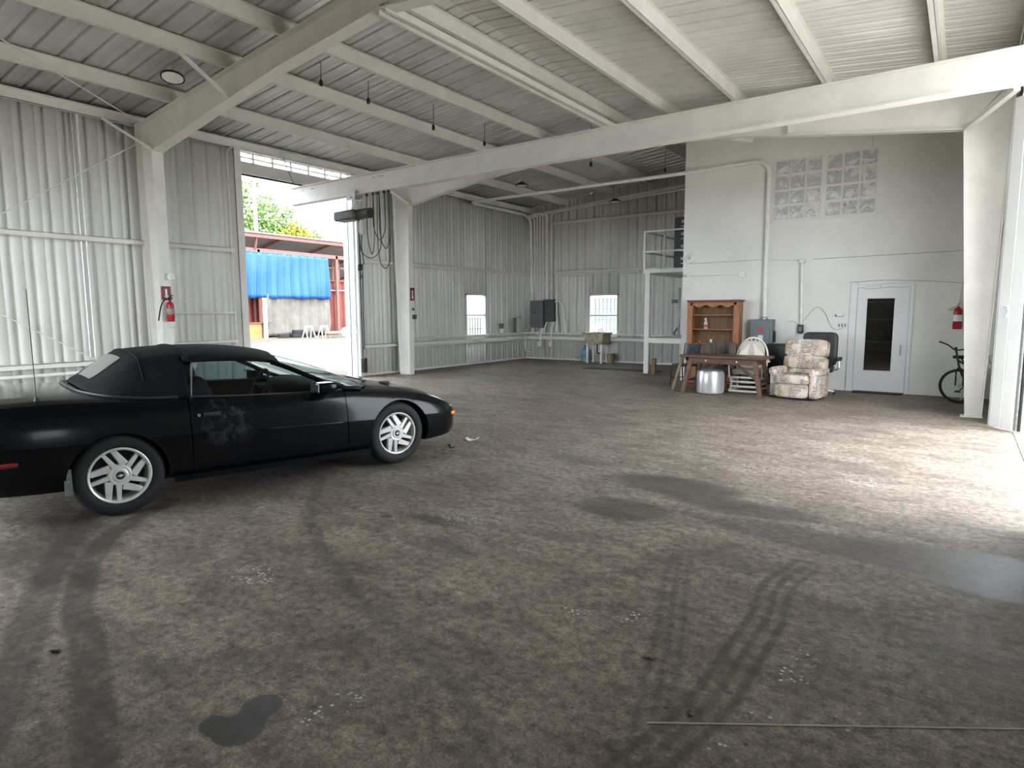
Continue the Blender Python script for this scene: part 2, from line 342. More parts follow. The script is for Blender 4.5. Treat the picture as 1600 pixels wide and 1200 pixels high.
    for x, y, r, a in [(-3.5, 2.1, .22, .8), (-3.39, 2.08, .15, .7), (-2.0, 1.58, .10, 1), (-2.03, 1.44, .12, .8), (-3.1, 3.65, .22, .8), (-2.9, 3.8, .2, .5), (-1.33, 2.94, .12, .8), (-1.64, 2.81, .14, .7), (-.54, 2.85, .12, 1), (-.5, 3.05, .09, .8), (-.55, 2.5, .09, .9), (-.3, 2.6, .1, .6),
                       (-.62, 2.2, .08, .8), (-1.7, 6.6, .35, .6), (-.7, 6.6, .3, .7), (-3.0, 9.5, .5, .5), (-7, 9.8, .5, .5), (-1.9, .95, .1, .7)]: blob(paint, x, y, r, r*.9, a, .25)
    for nm, A in (('stain', stain), ('track', track), ('paint', paint), ('oil', oil)):
        at = me.attributes.new(nm, 'FLOAT', 'POINT'); at.data.foreach_set('value', A.ravel().astype(np.float32))
    o = bpy.data.objects.new('floor', me); COL.objects.link(o); struct(o)
    m = bpy.data.materials.new('stained_concrete'); m.use_nodes = True; t = m.node_tree; b = t.nodes['Principled BSDF']; L = t.links.new
    tcn = t.nodes.new('ShaderNodeTexCoord')
    def noise(sc, det=6, rough=.6, stretch=None, rot=0):
        n = t.nodes.new('ShaderNodeTexNoise'); n.inputs['Scale'].default_value = sc; n.inputs['Detail'].default_value = det; n.inputs['Roughness'].default_value = rough
        if stretch:
            mp = t.nodes.new('ShaderNodeMapping'); mp.inputs['Scale'].default_value = stretch; mp.inputs['Rotation'].default_value = (0, 0, rot); L(tcn.outputs['Object'], mp.inputs['Vector']); L(mp.outputs['Vector'], n.inputs['Vector'])
        else: L(tcn.outputs['Object'], n.inputs['Vector'])
        return n.outputs['Fac']
    def ramp(src, p0, c0, p1, c1):
        r = t.nodes.new('ShaderNodeValToRGB'); r.color_ramp.elements[0].position = p0; r.color_ramp.elements[1].position = p1
        r.color_ramp.elements[0].color = (*c0, 1) if isinstance(c0, tuple) else (c0, c0, c0, 1); r.color_ramp.elements[1].color = (*c1, 1) if isinstance(c1, tuple) else (c1, c1, c1, 1)
        L(src, r.inputs['Fac']); return r.outputs['Color']
    def math_(op, a, b2):
        n = t.nodes.new('ShaderNodeMath'); n.operation = op
        for k, q in enumerate((a, b2)):
            if isinstance(q, (int, float)): n.inputs[k].default_value = q
            else: L(q, n.inputs[k])
        return n.outputs[0]
    def mix(fac, a, b2, mode='MIX'):
        n = t.nodes.new('ShaderNodeMix'); n.data_type = 'RGBA'; n.blend_type = mode
        for k, q in ((0, fac), (6, a), (7, b2)):
            if isinstance(q, (int, float)): n.inputs[k].default_value = q
            elif isinstance(q, tuple): n.inputs[k].default_value = (*q, 1)
            else: L(q, n.inputs[k])
        return n.outputs[2]
    def attr(nm):
        n = t.nodes.new('ShaderNodeAttribute'); n.attribute_name = nm; return n.outputs['Fac']
    big = noise(.55, 7, .65, (1, 1.7, 1), .5); mid = noise(1.9, 9, .70, (1, 1.25, 1), .35); fine = noise(17, 8, .7); grit = noise(80, 5, .7)
    streak = noise(2.2, 7, .72, (1, 2.2, 1), .9)
    c = ramp(big, .34, (.122, .099, .078), .66, (.222, .187, .148))
    c = mix(ramp(mid, .42, 0, .66, .75), c, (.262, .228, .184))
    c = mix(ramp(streak, .47, 0, .62, .68), c, (.096, .074, .056))
    c = mix(.8, c, ramp(fine, .34, .18, .66, .84), 'OVERLAY')
    c = mix(.75, c, ramp(grit, .32, .18, .68, .84), 'OVERLAY')
    st = math_('MULTIPLY', ramp(math_('MULTIPLY', attr('stain'), math_('ADD', noise(3.4, 9, .72, (1, 1.6, 1), .3), .55)), .30, 0, .85, 1.0), .66); c = mix(st, c, (.036, .031, .028))
    tr = math_('MULTIPLY', attr('track'), ramp(noise(9, 6, .65), .25, .35, .6, .85)); c = mix(tr, c, (.045, .040, .034))
    ol = math_('MULTIPLY', ramp(math_('ADD', attr('oil'), math_('MULTIPLY', math_('SUBTRACT', noise(12, 6, .7), .5), 1.2)), .40, 0, .52, 1.0), .9); c = mix(ol, c, (.050, .050, .052))
    vo = t.nodes.new('ShaderNodeTexVoronoi'); vo.inputs['Scale'].default_value = 38; L(tcn.outputs['Object'], vo.inputs['Vector'])
    dots = ramp(vo.outputs['Distance'], .26, 1.0, .36, 0.0); gate = ramp(noise(13, 3, .6), .46, 0, .52, 1)
    pn = math_('MULTIPLY', math_('MULTIPLY', dots, gate), attr('paint')); c = mix(math_('MINIMUM', math_('MULTIPLY', pn, 1.4), 1.0), c, (.55, .54, .50))
    vo2 = t.nodes.new('ShaderNodeTexVoronoi'); vo2.inputs['Scale'].default_value = 9; L(tcn.outputs['Object'], vo2.inputs['Vector'])
    speck = math_('MULTIPLY', ramp(vo2.outputs['Distance'], .08, 1.0, .12, 0.0), ramp(noise(1.7, 3, .5), .5, 0, .56, 1)); c = mix(math_('MULTIPLY', speck, .7), c, (.03, .027, .024))
    L(c, b.inputs['Base Color'])
    ro = ramp(mid, .3, .62, .7, .86); ro = mix(math_('MULTIPLY', st, .75), ro, (.30, .30, .30)); ro = mix(ol, ro, (.35, .35, .35)); L(ro, b.inputs['Roughness'])
    bp = t.nodes.new('ShaderNodeBump'); bp.inputs['Strength'].default_value = .35; bp.inputs['Distance'].default_value = .006
    L(math_('ADD', math_('MULTIPLY', fine, .6), math_('MULTIPLY', grit, .25)), bp.inputs['Height']); L(bp.outputs['Normal'], b.inputs['Normal'])
    me.materials.append(m)
    return o
make_floor()
struct(MB().beam((-.92, 2.177, .001), (.45, 3.095, .001), .007, .006).build('trim_1', CONC))      # joint filler in the slab

# ------------------------------------------------------------------ ribbed walls, roof
RIB = [(0, 0), (.085, 0), (.090, .005), (.108, .005), (.113, 0), (.194, 0), (.206, .038), (.234, .038), (.246, 0)]
PITCH = .305
def profile(s0, s1):
    out = []; k = math.floor(s0/PITCH)-1
    while k*PITCH < s1+PITCH:
        out += [(k*PITCH+a, d) for a, d in RIB]; k += 1
    def at(s):
        for (a, d), (b, e) in zip(out[:-1], out[1:]):
            if a <= s <= b: return d+(e-d)*(s-a)/max(b-a, 1e-9)
        return 0
    return [(s0, at(s0))]+[(a, d) for a, d in out if s0 < a < s1]+[(s1, at(s1))]
def sheet(mb, axis, base, out, strips):                 # strips: (s0, s1, z0, z1) ; ribs bulge along `out`
    for s0, s1, z0, z1 in strips:
        P = profile(s0, s1); f0 = z0 if callable(z0) else (lambda s, q=z0: q); f1 = z1 if callable(z1) else (lambda s, q=z1: q)
        pt = (lambda s, d, z: (base+out*d, s, z)) if axis == 'y' else (lambda s, d, z: (s, base+out*d, z))
        mb.grid([[pt(s, d, f0(s)) for s, d in P], [pt(s, d, f1(s)) for s, d in P]])
def wall(name, axis, base, out, strips):
    mb = MB(); sheet(mb, axis, base, out, strips); o = mb.build(name, WHITE, ang=20)
    sol = o.modifiers.new('s', 'SOLIDIFY'); sol.thickness = .004; sol.offset = 0; return struct(o)
wall('wall_left', 'y', XL, -1, [(YN, 7.40, 0, 5.14), (7.40, 10.62, 4.94, 5.14), (10.62, 14.885, 0, 5.14), (14.885, 15.865, 0, .87), (14.885, 15.865, 2.17, 5.14), (15.865, YF, 0, 5.14)])
wall('wall_far', 'x', YF, 1, [(XL, -9.95, 0, roof_z), (-9.95, -8.92, 0, .815), (-9.95, -8.92, 2.165, roof_z), (-8.92, XR, 0, roof_z)])
wall('wall_right', 'y', XR, 1, [(5.9, 10.95, 4.55, 5.13), (10.95, YF, 0, 5.13)]); wall('wall_right_near', 'y', 1.1, 1, [(YN, .05, 0, 5.13), (.05, .85, 0, 1.05), (.05, .85, 1.75, 5.13), (.85, 5.9, 0, 5.13)])
wall('wall_front', 'x', YN, -1, [(XL, -11, 0, roof_z), (-11, -5.4, 4.1, roof_z), (-5.4, 1.1, 0, roof_z)])  # unseen wide opening behind the camera, added to let daylight in
mb = MB(); nf = 0
for x0, x1 in ((XL-.25, RX), (RX, XR+.85)):
    P = profile(YN-.1, YF+.2)
    mb.grid([[(x0, s, roof_z(x0)+d) for s, d in P], [(x1, s, (roof_z(x1) if x1 != RX else 5.778)+d) for s, d in P]])
k_ = len(mb.m)//2; mb.m = [0]*k_+[1]*(len(mb.m)-k_)
o = mb.build('ceiling', [GALVROOF, ROOFM], ang=20); sol = o.modifiers.new('s', 'SOLIDIFY'); sol.thickness = .004; sol.offset = 0; struct(o)

# ------------------------------------------------------------------ steel frame
def isection(name, y, inner, outer, fw_=.2, web=.012, fl=.014):          # web plate in the xz plane, inner and outer flange polylines
    mb = MB(); poly = inner+outer[::-1]
    mb.prism(poly, y-web/2, y+web/2, 'y')
    for line in (inner, outer):
        for a, b in zip(line[:-1], line[1:]): mb.beam((a[0], y, a[1]), (b[0], y, b[1]), fw_, fl, 0, (0, 0, 1) if abs(a[0]-b[0]) > abs(a[1]-b[1]) else (1, 0, 0))
    return struct(mb.build(name, STEEL, ang=25))
zp = lambda x: roof_z(x)-.2
def frame(y, Lk, fw_, dx=0, zr=None):
    half = Lk
    R = [(2*RX-x, z) for x, z in half[::-1]][1:] if len(half) < 5 else []
    bot = half+R
    bot[-1] = (bot[-1][0]+dx*1.3, bot[-1][1]); top = [(x, zp(x)-.005 if zr is None or x != RX else zr) for x in (-12.2, RX, .4+dx)]
    isection('roof_beam', y, bot, [top[0], top[1], top[2]], fw_)
    isection('steel_column', y, [(-11.70, 0), bot[0]], [(-12.05, 0), (-12.2, zp(-12.2)-.01)], fw_)
    isection('steel_column', y, [(.10+dx, 0), bot[-1]], [(.30+dx, 0), (.40+dx, zp(.4)-.03-dx*.1)], fw_)
    for x in (-11.86, .2+dx): struct(MB().box(x-.16, x+.12, y-.11, y+.11, 0, .012).build('column_trim', STEEL))
frame(5.59, [(-11.65, 4.43), (-9.8, 4.73), (-7.98, 5.0), (RX, 5.22)], .20, .58)
frame(11.76, [(-11.64, 4.32), (-10.32, 4.53), (-8.77, 4.726), (RX, 4.93), (-3.39, 4.69), (-1.95, 4.49), (-.18, 4.27)], .17, 0, 5.24)
for x, out in ((-10.86, -1), (-9.15, -1), (-7.80, -1), (-6.15, -1), (-5.0, -1), (-3.55, -1), (-2.0, -1), (-.5, -1)):
    z = zp(x); mb = MB()
    mb.box(x-.006, x+.006, YN, YF-.02, z, z+.196)
    mb.box(x-.07, x, YN, YF-.02, z, z+.007); mb.box(x-.07, x-.064, YN, YF-.02, z, z+.022)
    mb.box(x, x+.06, YN, YF-.02, z+.19, z+.196)
    struct(mb.build('purlin_beam', STEEL))
    for y in (5.59, 11.76): struct(MB().box(x+.007, x+.013, y-.07, y+.07, z, z+.18).build('purlin_clip_trim', STEEL))
mb = MB().box(-12.26, -12.25, YN, YF, 4.95, 5.13).box(-12.33, -12.25, YN, YF, 4.95, 4.958).box(-12.33, -12.18, YN, YF, 5.10, 5.108); struct(mb.build('eave_beam', STEEL))
struct(MB().box(.36, .37, YN, YF, 4.90, 5.08).box(.36, .44, YN, YF, 4.90, 4.908).build('eave_beam', STEEL))
def girt(axis, base, inward, s0, s1, z, h=.085, dep=.19, name='trim_2'):
    mb = MB(); q = base+inward*.012; r = base+inward*dep
    a, b = sorted((q, r)); c, d = sorted((r-inward*.008, r))
    if axis == 'y': mb.box(a, b, s0, s1, z-.008, z).box(c, d, s0, s1, z-h, z)
    else: mb.box(s0, s1, a, b, z-.008, z).box(s0, s1, c, d, z-h, z)
    return struct(mb.build(name, STEEL))
for s0, s1 in ((YN, 7.3), (10.66, YF-.2)): girt('y', XL, 1, s0, s1, 2.945, .085)
for s0, s1 in ((YN, 5.5), (10.66, YF-.2)): girt('y', XL, 1, s0, s1, .80, .075)
for z in (1.63, 1.04): struct(MB().box(-12.44, -12.30, 5.75, 7.3, z-.02, z+.02).build('trim_3', STEEL))
girt('x', YF, -1, XL+.2, -5.5, 2.955, .085); girt('x', YF, -1, XL+.2, -5.0, 4.56, .09); girt('x', YF, -1, XL+.2, -5.0, .80, .08)
for z in (.8, 2.95): girt('y', XR, -1, 11.9, YO, z, .08, .13)
struct(MB().beam((-12.3, YF-.1, 4.84), (-6.0, YF-.1, 5.28), .08, .10).build('end_wall_beam', STEEL)); struct(MB().beam((-6.0, YF-.1, 5.28), (.4, YF-.1, 4.7), .08, .10).build('end_wall_beam', STEEL))
struct(MB().box(XL-.06, XL+.02, YF-.03, YF+.06, 0, 5.3).build('corner_trim', STEEL)); struct(MB().box(XL-.06, XL+.015, YN-.06, YN+.03, 0, 5.3).build('corner_trim', STEEL))
struct(MB().box(XL-.06, XL+.01, YN, YF, 5.07, 5.2).build('eave_closure_trim', STEEL)); struct(MB().box(XR, XR+.07, 5.8, YF, 5.03, 5.2).build('eave_closure_trim', STEEL)); struct(MB().box(1.1, 1.17, YN, 5.9, 4.98, 5.2).box(XR, 1.17, 5.86, 5.93, 4.4, 5.2).build('eave_closure_trim', STEEL))
struct(MB().prism([(XL, roof_z(XL)-.06), (RX, 5.72), (1.1, roof_z(1.1)-.06), (1.1, roof_z(1.1)+.06), (RX, 5.83), (XL, roof_z(XL)+.06)], YF, YF+.06, 'y').build('gable_closure_trim', STEEL)); struct(MB().prism([(XL, roof_z(XL)-.06), (RX, 5.72), (1.1, roof_z(1.1)-.06), (1.1, roof_z(1.1)+.06), (RX, 5.83), (XL, roof_z(XL)+.06)], YN-.06, YN, 'y').build('gable_closure_trim', STEEL))
struct(MB().box(XL, 1.1, YN, YF, -.3, -.004).build('floor_slab', CONC))
# sill flashing along the wall feet
struct(MB().box(-12.44, -12.425, 10.7, YF, 0, .05).box(-12.44, -12.425, YN, 7.3, 0, .05).build('baseboard_left', STEEL)); struct(MB().box(XL, -5.36, YF-.03, YF-.012, 0, .05).build('baseboard_far', STEEL))
# flange braces, rods
def strut_(a, b, r=.03, name='brace_trim', m=STEEL): return struct(MB().beam(a, b, r*1.6, r).build(name, m))
strut_((-12.24, 5.0, 4.95), (-11.63, 5.5, 4.44), .045); strut_((-9.2, 5.5, 4.85), (-9.15, 4.75, 5.27), .035)
strut_((-12.24, 11.05, 4.95), (-11.62, 11.68, 4.34), .045); strut_((-.15, 11.68, 4.27), (.36, 10.55, 4.42), .05)
strut_((-3.60, 11.85, 4.70), (-3.52, 12.75, 4.84), .05); strut_((-2.58, 11.66, 4.60), (-2.58, 11.66, 5.0), .05); strut_((-2.0, 11.85, 4.52), (-2.0, 12.7, 5.15), .04)
strut_((-6.55, 12.2, 4.95), (-5.2, 12.2, 4.95), .05)
def rod(a, b, r=.010): return struct(MB().tube([a, b], r, 8).build('brace_rod_trim', STEEL))
rod((-12.24, 5.5, 4.62), (-12.24, YN, .13)); rod((-12.24, 5.5, .26), (-12.24, YN, 4.2)); rod((-11.95, 5.5, 4.93), (-7.4, YN, 5.36))
# strut channel hung along the ridge
mb = MB().box(-5.91, -5.90, 5.52, 11.6, 5.16, 5.27).box(-5.91, -5.80, 5.52, 11.6, 5.265, 5.275).box(-5.80, -5.79, 5.52, 11.6, 5.16, 5.27).box(-5.79, -5.755, 5.52, 11.6, 5.16, 5.168).box(-5.945, -5.91, 5.52, 11.6, 5.16, 5.168)
struct(mb.build('ridge_channel_beam', STEEL))

# ------------------------------------------------------------------ crane beam, its hoist and festoon cable
BY, BZ0, BZ1 = 8.70, 3.965, 4.333
t = thing('crane_beam', 'long white steel crane beam spanning the hall under the roof frames', 'beam', (-5.85, BY, BZ0))
mb = MB().box(-6.32, 6.33, -.006, .006, .012, BZ1-BZ0-.012).box(-6.38, 6.33, -.085, .085, 0, .016).box(-6.38, 6.33, -.085, .085, BZ1-BZ0-.016, BZ1-BZ0)
mb.build('beam_web', STEEL, t)
for x in (-5.98, -5.67, -5.60, -3.74, -3.56, -3.48): MB().tube([(x, -.012, .285), (x, .012, .285)], .012, 10).build('bolt_hole', BLACK, t)
struct(MB().tube([(-12.25, 8.55, 4.95), (-12.05, 8.66, 4.345)], .008).build('hanger_rod_trim', BLACK)); struct(MB().beam((-12.245, 8.35, 4.96), (-12.24, 8.5, 5.12), .03, .03).beam((-12.245, 8.68, 4.96), (-12.24, 8.5, 5.12), .03, .03).beam((-12.245, 8.5, 4.9), (-12.24, 8.5, 5.12), .03, .03).build('hanger_bracket_trim', STEEL))
t = thing('chain_hoist', 'dark electric chain hoist hanging from a trolley under the crane beam', 'hoist', (-10.16, BY, BZ0))
mb = MB()
for s in (-1, 1):
    mb.box(-.13, .13, s*.10-.008, s*.10+.008, -.10, .10)
    for x in (-.08, .08): mb.tube([(x, s*.09, .045), (x, s*.045, .045)], .04, 14)
mb.tube([(0, -.13, -.05), (0, .13, -.05)], .018); mb.build('trolley', GALV, t)
MB().lathe([(.0, -.02), (.035, -.02), (.055, -.10), (.10, -.17), (.11, -.22), (0, -.22)], 18, Matrix.Translation((.02, 0, -.08))).build('suspension_bracket', ALLOY, t)
MB().box(-.50, .13, -.16, .13, -.49, -.29).build('hoist_body', mat('worn_hoist_body', (.07, .065, .06), .5, .2, var=.4, scale=12), t, bev=.04)
MB().tube([(.12, 0, -.38), (.46, 0, -.38)], .10, 20).tube([(.44, 0, -.38), (.47, 0, -.38)], .075, 18).build('motor', mat('black_motor_housing', (.03, .03, .03), .5), t)
mb = MB()
for k in range(72):
    z = -.5-k*.044
    if z < -3.55: break
    pts = [(.10+.014*math.cos(a)*(1 if k % 2 else 0), .014*math.cos(a)*(0 if k % 2 else 1), z+.028*math.sin(a)) for a in np.linspace(0, 2*PI, 8, endpoint=False)]
    mb.tube(pts, .010 if z > -1.4 else .007, 5, 0, True)
mb.build('load_chain', mat('oily_chain', (.045, .043, .04), .45, .6), t)
MB().puff(.06, .14, -.05, .05, -1.50, -1.36, .6, 5).tube([(.10, 0, -1.48), (.10, 0, -1.56), (.135, 0, -1.61), (.115, 0, -1.66), (.07, 0, -1.64)], .012).build('hook_block', BLACK, t)
mb = MB(); mb.tube(smooth_path([(.20, -.06, -.42), (.24, -.06, -.8), (.22, -.06, -1.0), (.28, -.06, -1.35), (.21, -.04, -1.55), (.17, -.02, -3.1)]), .011); mb.build('control_cord', CORDM, t)
MB().box(.10, .20, -.055, .03, -3.58, -3.28).box(.125, .175, -.07, -.05, -3.50, -3.36).build('push_button_box', BLACK, t, bev=.012)
MB().puff(.19, .29, -.10, .0, -.80, -.50, .6, 5).build('chain_bag', mat('pale_chain_bag', (.55, .55, .53), .8), t)
t = thing('festoon_cable', 'black power cable hanging in long loops from the crane beam', 'cable', (-9.6, BY, BZ0))
mb = MB()
for x0, x1, zb, z0, z1 in ((-.20, -.02, -1.18, 0, 0), (-.02, .30, -.92, -.06, 0), (.10, .42, -1.48, -.02, -.28), (-.44, .16, -1.26, -.45, 0), (.16, .42, -1.1, -.02, 0)):
    xm = (x0+x1)/2; hw = (x1-x0)/2
    pts = [(x0, 0, z0), (x0-.015, 0, zb*.55), (x0+.02, .01, zb+.16), (xm, .02, zb), (x1-.02, .01, zb+.16), (x1+.015, 0, zb*.55), (x1, 0, z1)]
    mb.tube(smooth_path(pts), .009, 8)
mb.build('cable_loop', CORDM, t)
for x in (-.2, -.02, .1, .30, .42): MB().box(x-.02, x+.02, -.02, .02, -.05, 0).build('cable_carrier', BLACK, t)

# ------------------------------------------------------------------ side doorway with folded door leaves, slot above it
struct(MB().box(-12.46, -12.28, 7.4, 10.45, 4.48, 4.73).box(-12.46, -12.22, 7.4, 10.45, 4.48, 4.49).build('door_1_header', STEEL))
struct(MB().box(-12.46, -12.12, 7.30, 7.31, 0, 4.95).box(-12.13, -12.12, 7.30, 7.46, 0, 4.95).box(-12.46, -12.45, 7.30, 7.46, 0, 4.95).build('door_1_jamb', STEEL))
struct(MB().box(-12.46, -12.30, 10.44, 10.66, 0, 4.95).build('door_1_post', STEEL))
mb = MB().tube([(-12.40, 7.42, 4.84), (-12.40, 10.45, 4.84)], .018)
for y in np.linspace(7.9, 10.2, 6): mb.box(-12.42, -12.38, y-.02, y+.02, 4.73, 4.95)
struct(mb.build('door_1_slot_trim', STEEL))
t = thing('folded_door_leaf', 'white folded metal door leaf standing behind the hanging hoist chain', 'door leaf', (-12.24, 10.5, 0))
MB().box(-.17, .02, -.01, .05, .02, 4.35).build('leaf_panel', DOORW, t, bev=.008); MB().box(-.46, -.30, -.03, .03, .02, 4.4).build('track', GALV, t)
MB().box(-.29, -.18, .02, .06, .02, 4.35).build('dark_gap_strip', GREYTRIM, t)  # grey strip stands for the shade in the gap between leaf and track
MB().tube([(-.04, -.02, 1.20), (-.10, -.10, .99), (-.02, -.02, .97)], .010).build('leaf_handle', CREAMP, t)
t = thing('pull_rope', 'thin pale rope looped down the steel jamb of the sunlit doorway', 'rope', (-12.10, 7.24, 0))
MB().tube(bent([(0, .12, 4.86), (.01, .02, 4.93), (.02, -.10, 4.80), (.02, -.10, 1.0)], .08), .009, 8).build('rope', PIPE, t)
# right opening: folded leaf, header
struct(MB().box(.44, .62, 5.8, 10.95, 4.42, 4.6).build('door_2_header', STEEL)); struct(MB().box(.56, .80, 5.70, 5.85, 0, 4.6).build('door_2_jamb', STEEL))
t = thing('folded_door_leaf', 'tall white folded metal door leaf beside the tapered steel column', 'door leaf', (.50, 10.72, 0))
MB().box(-.145, -.115, .14, .20, .02, 4.38).build('leaf_edge', DOORW, t, bev=.004)
MB().beam((-.115, .13, 2.2), (0, .0, 2.2), .05, 4.36).build('leaf_panel', DOORW, t, bev=.006); MB().beam((.008, -.008, 2.2), (.112, -.115, 2.2), .05, 4.36).build('leaf_panel', DOORW, t, bev=.006)
MB().tube([(-.075, .065, 1.66), (-.085, .045, 1.67), (-.05, .01, 1.67), (-.03, -.005, 1.6), (-.05, .01, 1.53), (-.085, .045, 1.53), (-.075, .065, 1.54)], .008, 8).build('lift_handle', DOORW, t)
MB().beam((.135, -.14, 2.2), (.16, -.18, 2.2), .05, 4.36).build('track', GALV, t); MB().beam((.175, -.20, 2.2), (.19, -.24, 2.2), .04, 4.36).build('dark_gap_strip', BLACK, t)
MB().beam((.20, -.24, 2.2), (.23, -.28, 2.2), .03, 4.36).build('leaf_rail', DOORW, t)
struct(MB().box(.62, .80, 5.9, 10.6, -.02, .010).build('threshold_trim', CONC))

# ------------------------------------------------------------------ block wall of the office with its door and glass blocks
XO = -5.36
mb = MB()
def gab(x0, x1, z0):
    if x0 < RX < x1: return [(x0, z0), (x1, z0), (x1, roof_z(x1)-.02), (RX, 5.75), (x0, roof_z(x0)-.02)]
    return [(x0, z0), (x1, z0), (x1, roof_z(x1)-.02), (x0, roof_z(x0)-.02)]
mb.prism(gab(XO, -1.81, 0), YO, YO+.2, 'y').prism(gab(-.82, XR, 0), YO, YO+.2, 'y').prism(gab(-1.81, -.82, 2.10), YO, YO+.2, 'y').prism(gab(XO, XO+.2, 0), YO+.2, YF, 'y')
struct(mb.build('wall_office', BLOCK, flat=True))
CRACK = mat('grey_mortar_line', (.36, .35, .33), .8, var=.35, scale=14)
struct(MB().beam((-5.2, YO-.001, 2.70), (-3.62, YO-.001, 2.71), .004, .010).beam((-3.42, YO-.001, 2.69), (-2.85, YO-.001, 2.66), .004, .008).beam((-2.6, YO-.001, 2.67), (.35, YO-.001, 2.70), .004, .012).build('trim_4', CRACK))
struct(MB().beam((-1.65, YO-.002, 5.28), (-1.65, YO-.002, 4.75), .004, .006, 0, (1, 0, 0)).build('trim_5', CRACK))
GB = mat('painted_glass_block', (.68, .68, .65), .14, bump=1.0, bscale=11, spec=.8)
def _gb():
    t = GB.node_tree; b = t.nodes['Principled BSDF']; tcn = [n for n in t.nodes if n.type == 'TEX_COORD'][0]
    n = t.nodes.new('ShaderNodeTexNoise'); n.inputs['Scale'].default_value = 3.6; n.inputs['Detail'].default_value = 3; n.inputs['Distortion'].default_value = 1.6
    r = t.nodes.new('ShaderNodeValToRGB'); e = r.color_ramp.elements; e[0].position = .40; e[0].color = (.66, .66, .63, 1); e[1].position = .66; e[1].color = (.50, .51, .53, 1)
    for p, c in ((.462, (.64, .64, .62)), (.485, (.20, .205, .22)), (.508, (.62, .62, .60)), (.60, (.40, .415, .44))): q = e.new(p); q.color = (*c, 1)
    t.links.new(tcn.outputs['Object'], n.inputs['Vector']); t.links.new(n.outputs['Fac'], r.inputs['Fac']); t.links.new(r.outputs['Color'], b.inputs['Base Color'])
_gb()
for wi, (x0, x1) in enumerate(((-3.415, -2.515), (-2.44, -1.53))):
    mb = MB(); z0, z1 = 3.495, 4.73; cw, ch = (x1-x0)/3, (z1-z0)/4; g = .022
    mb.box(x0-.015, x1+.015, YO-.02, YO, z0-.03, z0)
    for i in range(4): mb.box(x0+i*cw-g/2, x0+i*cw+g/2, YO-.014, YO, z0, z1)
    for i in range(1, 5): mb.box(x0, x1, YO-.014, YO, z0+i*ch-g/2, z0+i*ch+g/2)
    fr = struct(mb.build('window_%d' % (wi+1), STEEL, flat=True))
    for i in range(3):
        for j in range(4):
            a, b, c, d = x0+i*cw+.022, x0+(i+1)*cw-.022, z0+j*ch+.026, z0+(j+1)*ch-.026
            m2 = MB().box(a, b, YO-.006, YO, c, d)
            e = .035; n = 6
            rows = [[(a+e+(b-a-2*e)*u/n, YO-.006-.012*math.sin(PI*u/n)*math.sin(PI*v/n)-.004*rnd.random(), c+e+(d-c-2*e)*v/n) for u in range(n+1)] for v in range(n+1)]
            m2.grid(rows); m2.build('glass_block', GB, fr, ang=60)
# door 3
mb = MB()
for a, b, c, d in ((-1.88, -1.755, 0, 2.17), (-.865, -.80, 0, 2.13), (-1.755, -.865, 2.065, 2.13)): mb.box(a, b, YO-.03, YO+.12, c, d)
fr = struct(mb.build('door_3_frame', DOORW, bev=.004))
mb = MB(); y0, y1 = YO-.02, YO+.025
for a, b, c, d in ((-1.75, -1.577, .02, 2.06), (-1.114, -.87, .02, 2.06), (-1.577, -1.114, .02, .434), (-1.577, -1.114, 1.85, 2.06)): mb.box(a, b, y0, y1, c, d)
dr = struct(mb.build('door_3', DOORW, flat=True))
MB().box(-1.577, -1.114, YO, YO+.006, .434, 1.85).build('door_glass', glass('door_glass', (.70, .69, .62)), dr)
mb = MB()
for a, b, c, d in ((-1.60, -1.577, .41, 1.873), (-1.114, -1.09, .41, 1.873), (-1.6, -1.09, .41, .434), (-1.6, -1.09, 1.85, 1.873)): mb.box(a, b, YO-.028, YO-.018, c, d)
mb.build('glazing_bead', DOORW, dr)
MB().tube([(-.965, YO-.02, .76), (-.965, YO-.06, .77), (-.965, YO-.06, .93), (-.965, YO-.02, .94)], .011).build('door_handle', GALV, dr)
MB().box(-1.64, -1.36, YO-.08, YO-.02, 2.045, 2.10).beam((-1.42, YO-.06, 2.11), (-1.12, YO-.03, 2.155), .02, .012).build('door_closer', DOORW, dr, bev=.006)
t = thing('door_mat', 'thin dark mat lying at the foot of the white office door', 'mat', (-1.3, 14.08, 0)); MB().box(-.42, .42, -.14, .13, .001, .022).build('mat_pad', RUBBER, t, bev=.006)
CLOS = mat('store_room_paint', (.16, .155, .125), .7, var=.15)
struct(MB().box(-2.4, .1, 15.9, 15.95, 0, 2.6).box(-2.45, -2.4, YO+.2, 15.95, 0, 2.6).box(.1, .15, YO+.2, 15.95, 0, 2.6).box(-2.4, .1, YO+.2, 15.9, 2.55, 2.6).box(-2.4, .1, YO+.2, 15.9, -.004, .004).build('wall_store_room', CLOS))
t = thing('storage_shelf', 'pale shelf unit seen through the glass of the office door', 'shelf', (-1.4, 15.4, 0))
for z in (.35, .95, 1.42, 1.78): MB().box(-.55, .35, -.25, .25, z, z+.03).build('shelf_board', CANG, t)
for x in (-.55, .35): MB().box(x-.02, x+.02, -.25, .25, .004, 2.0).build('upright', CANG, t)

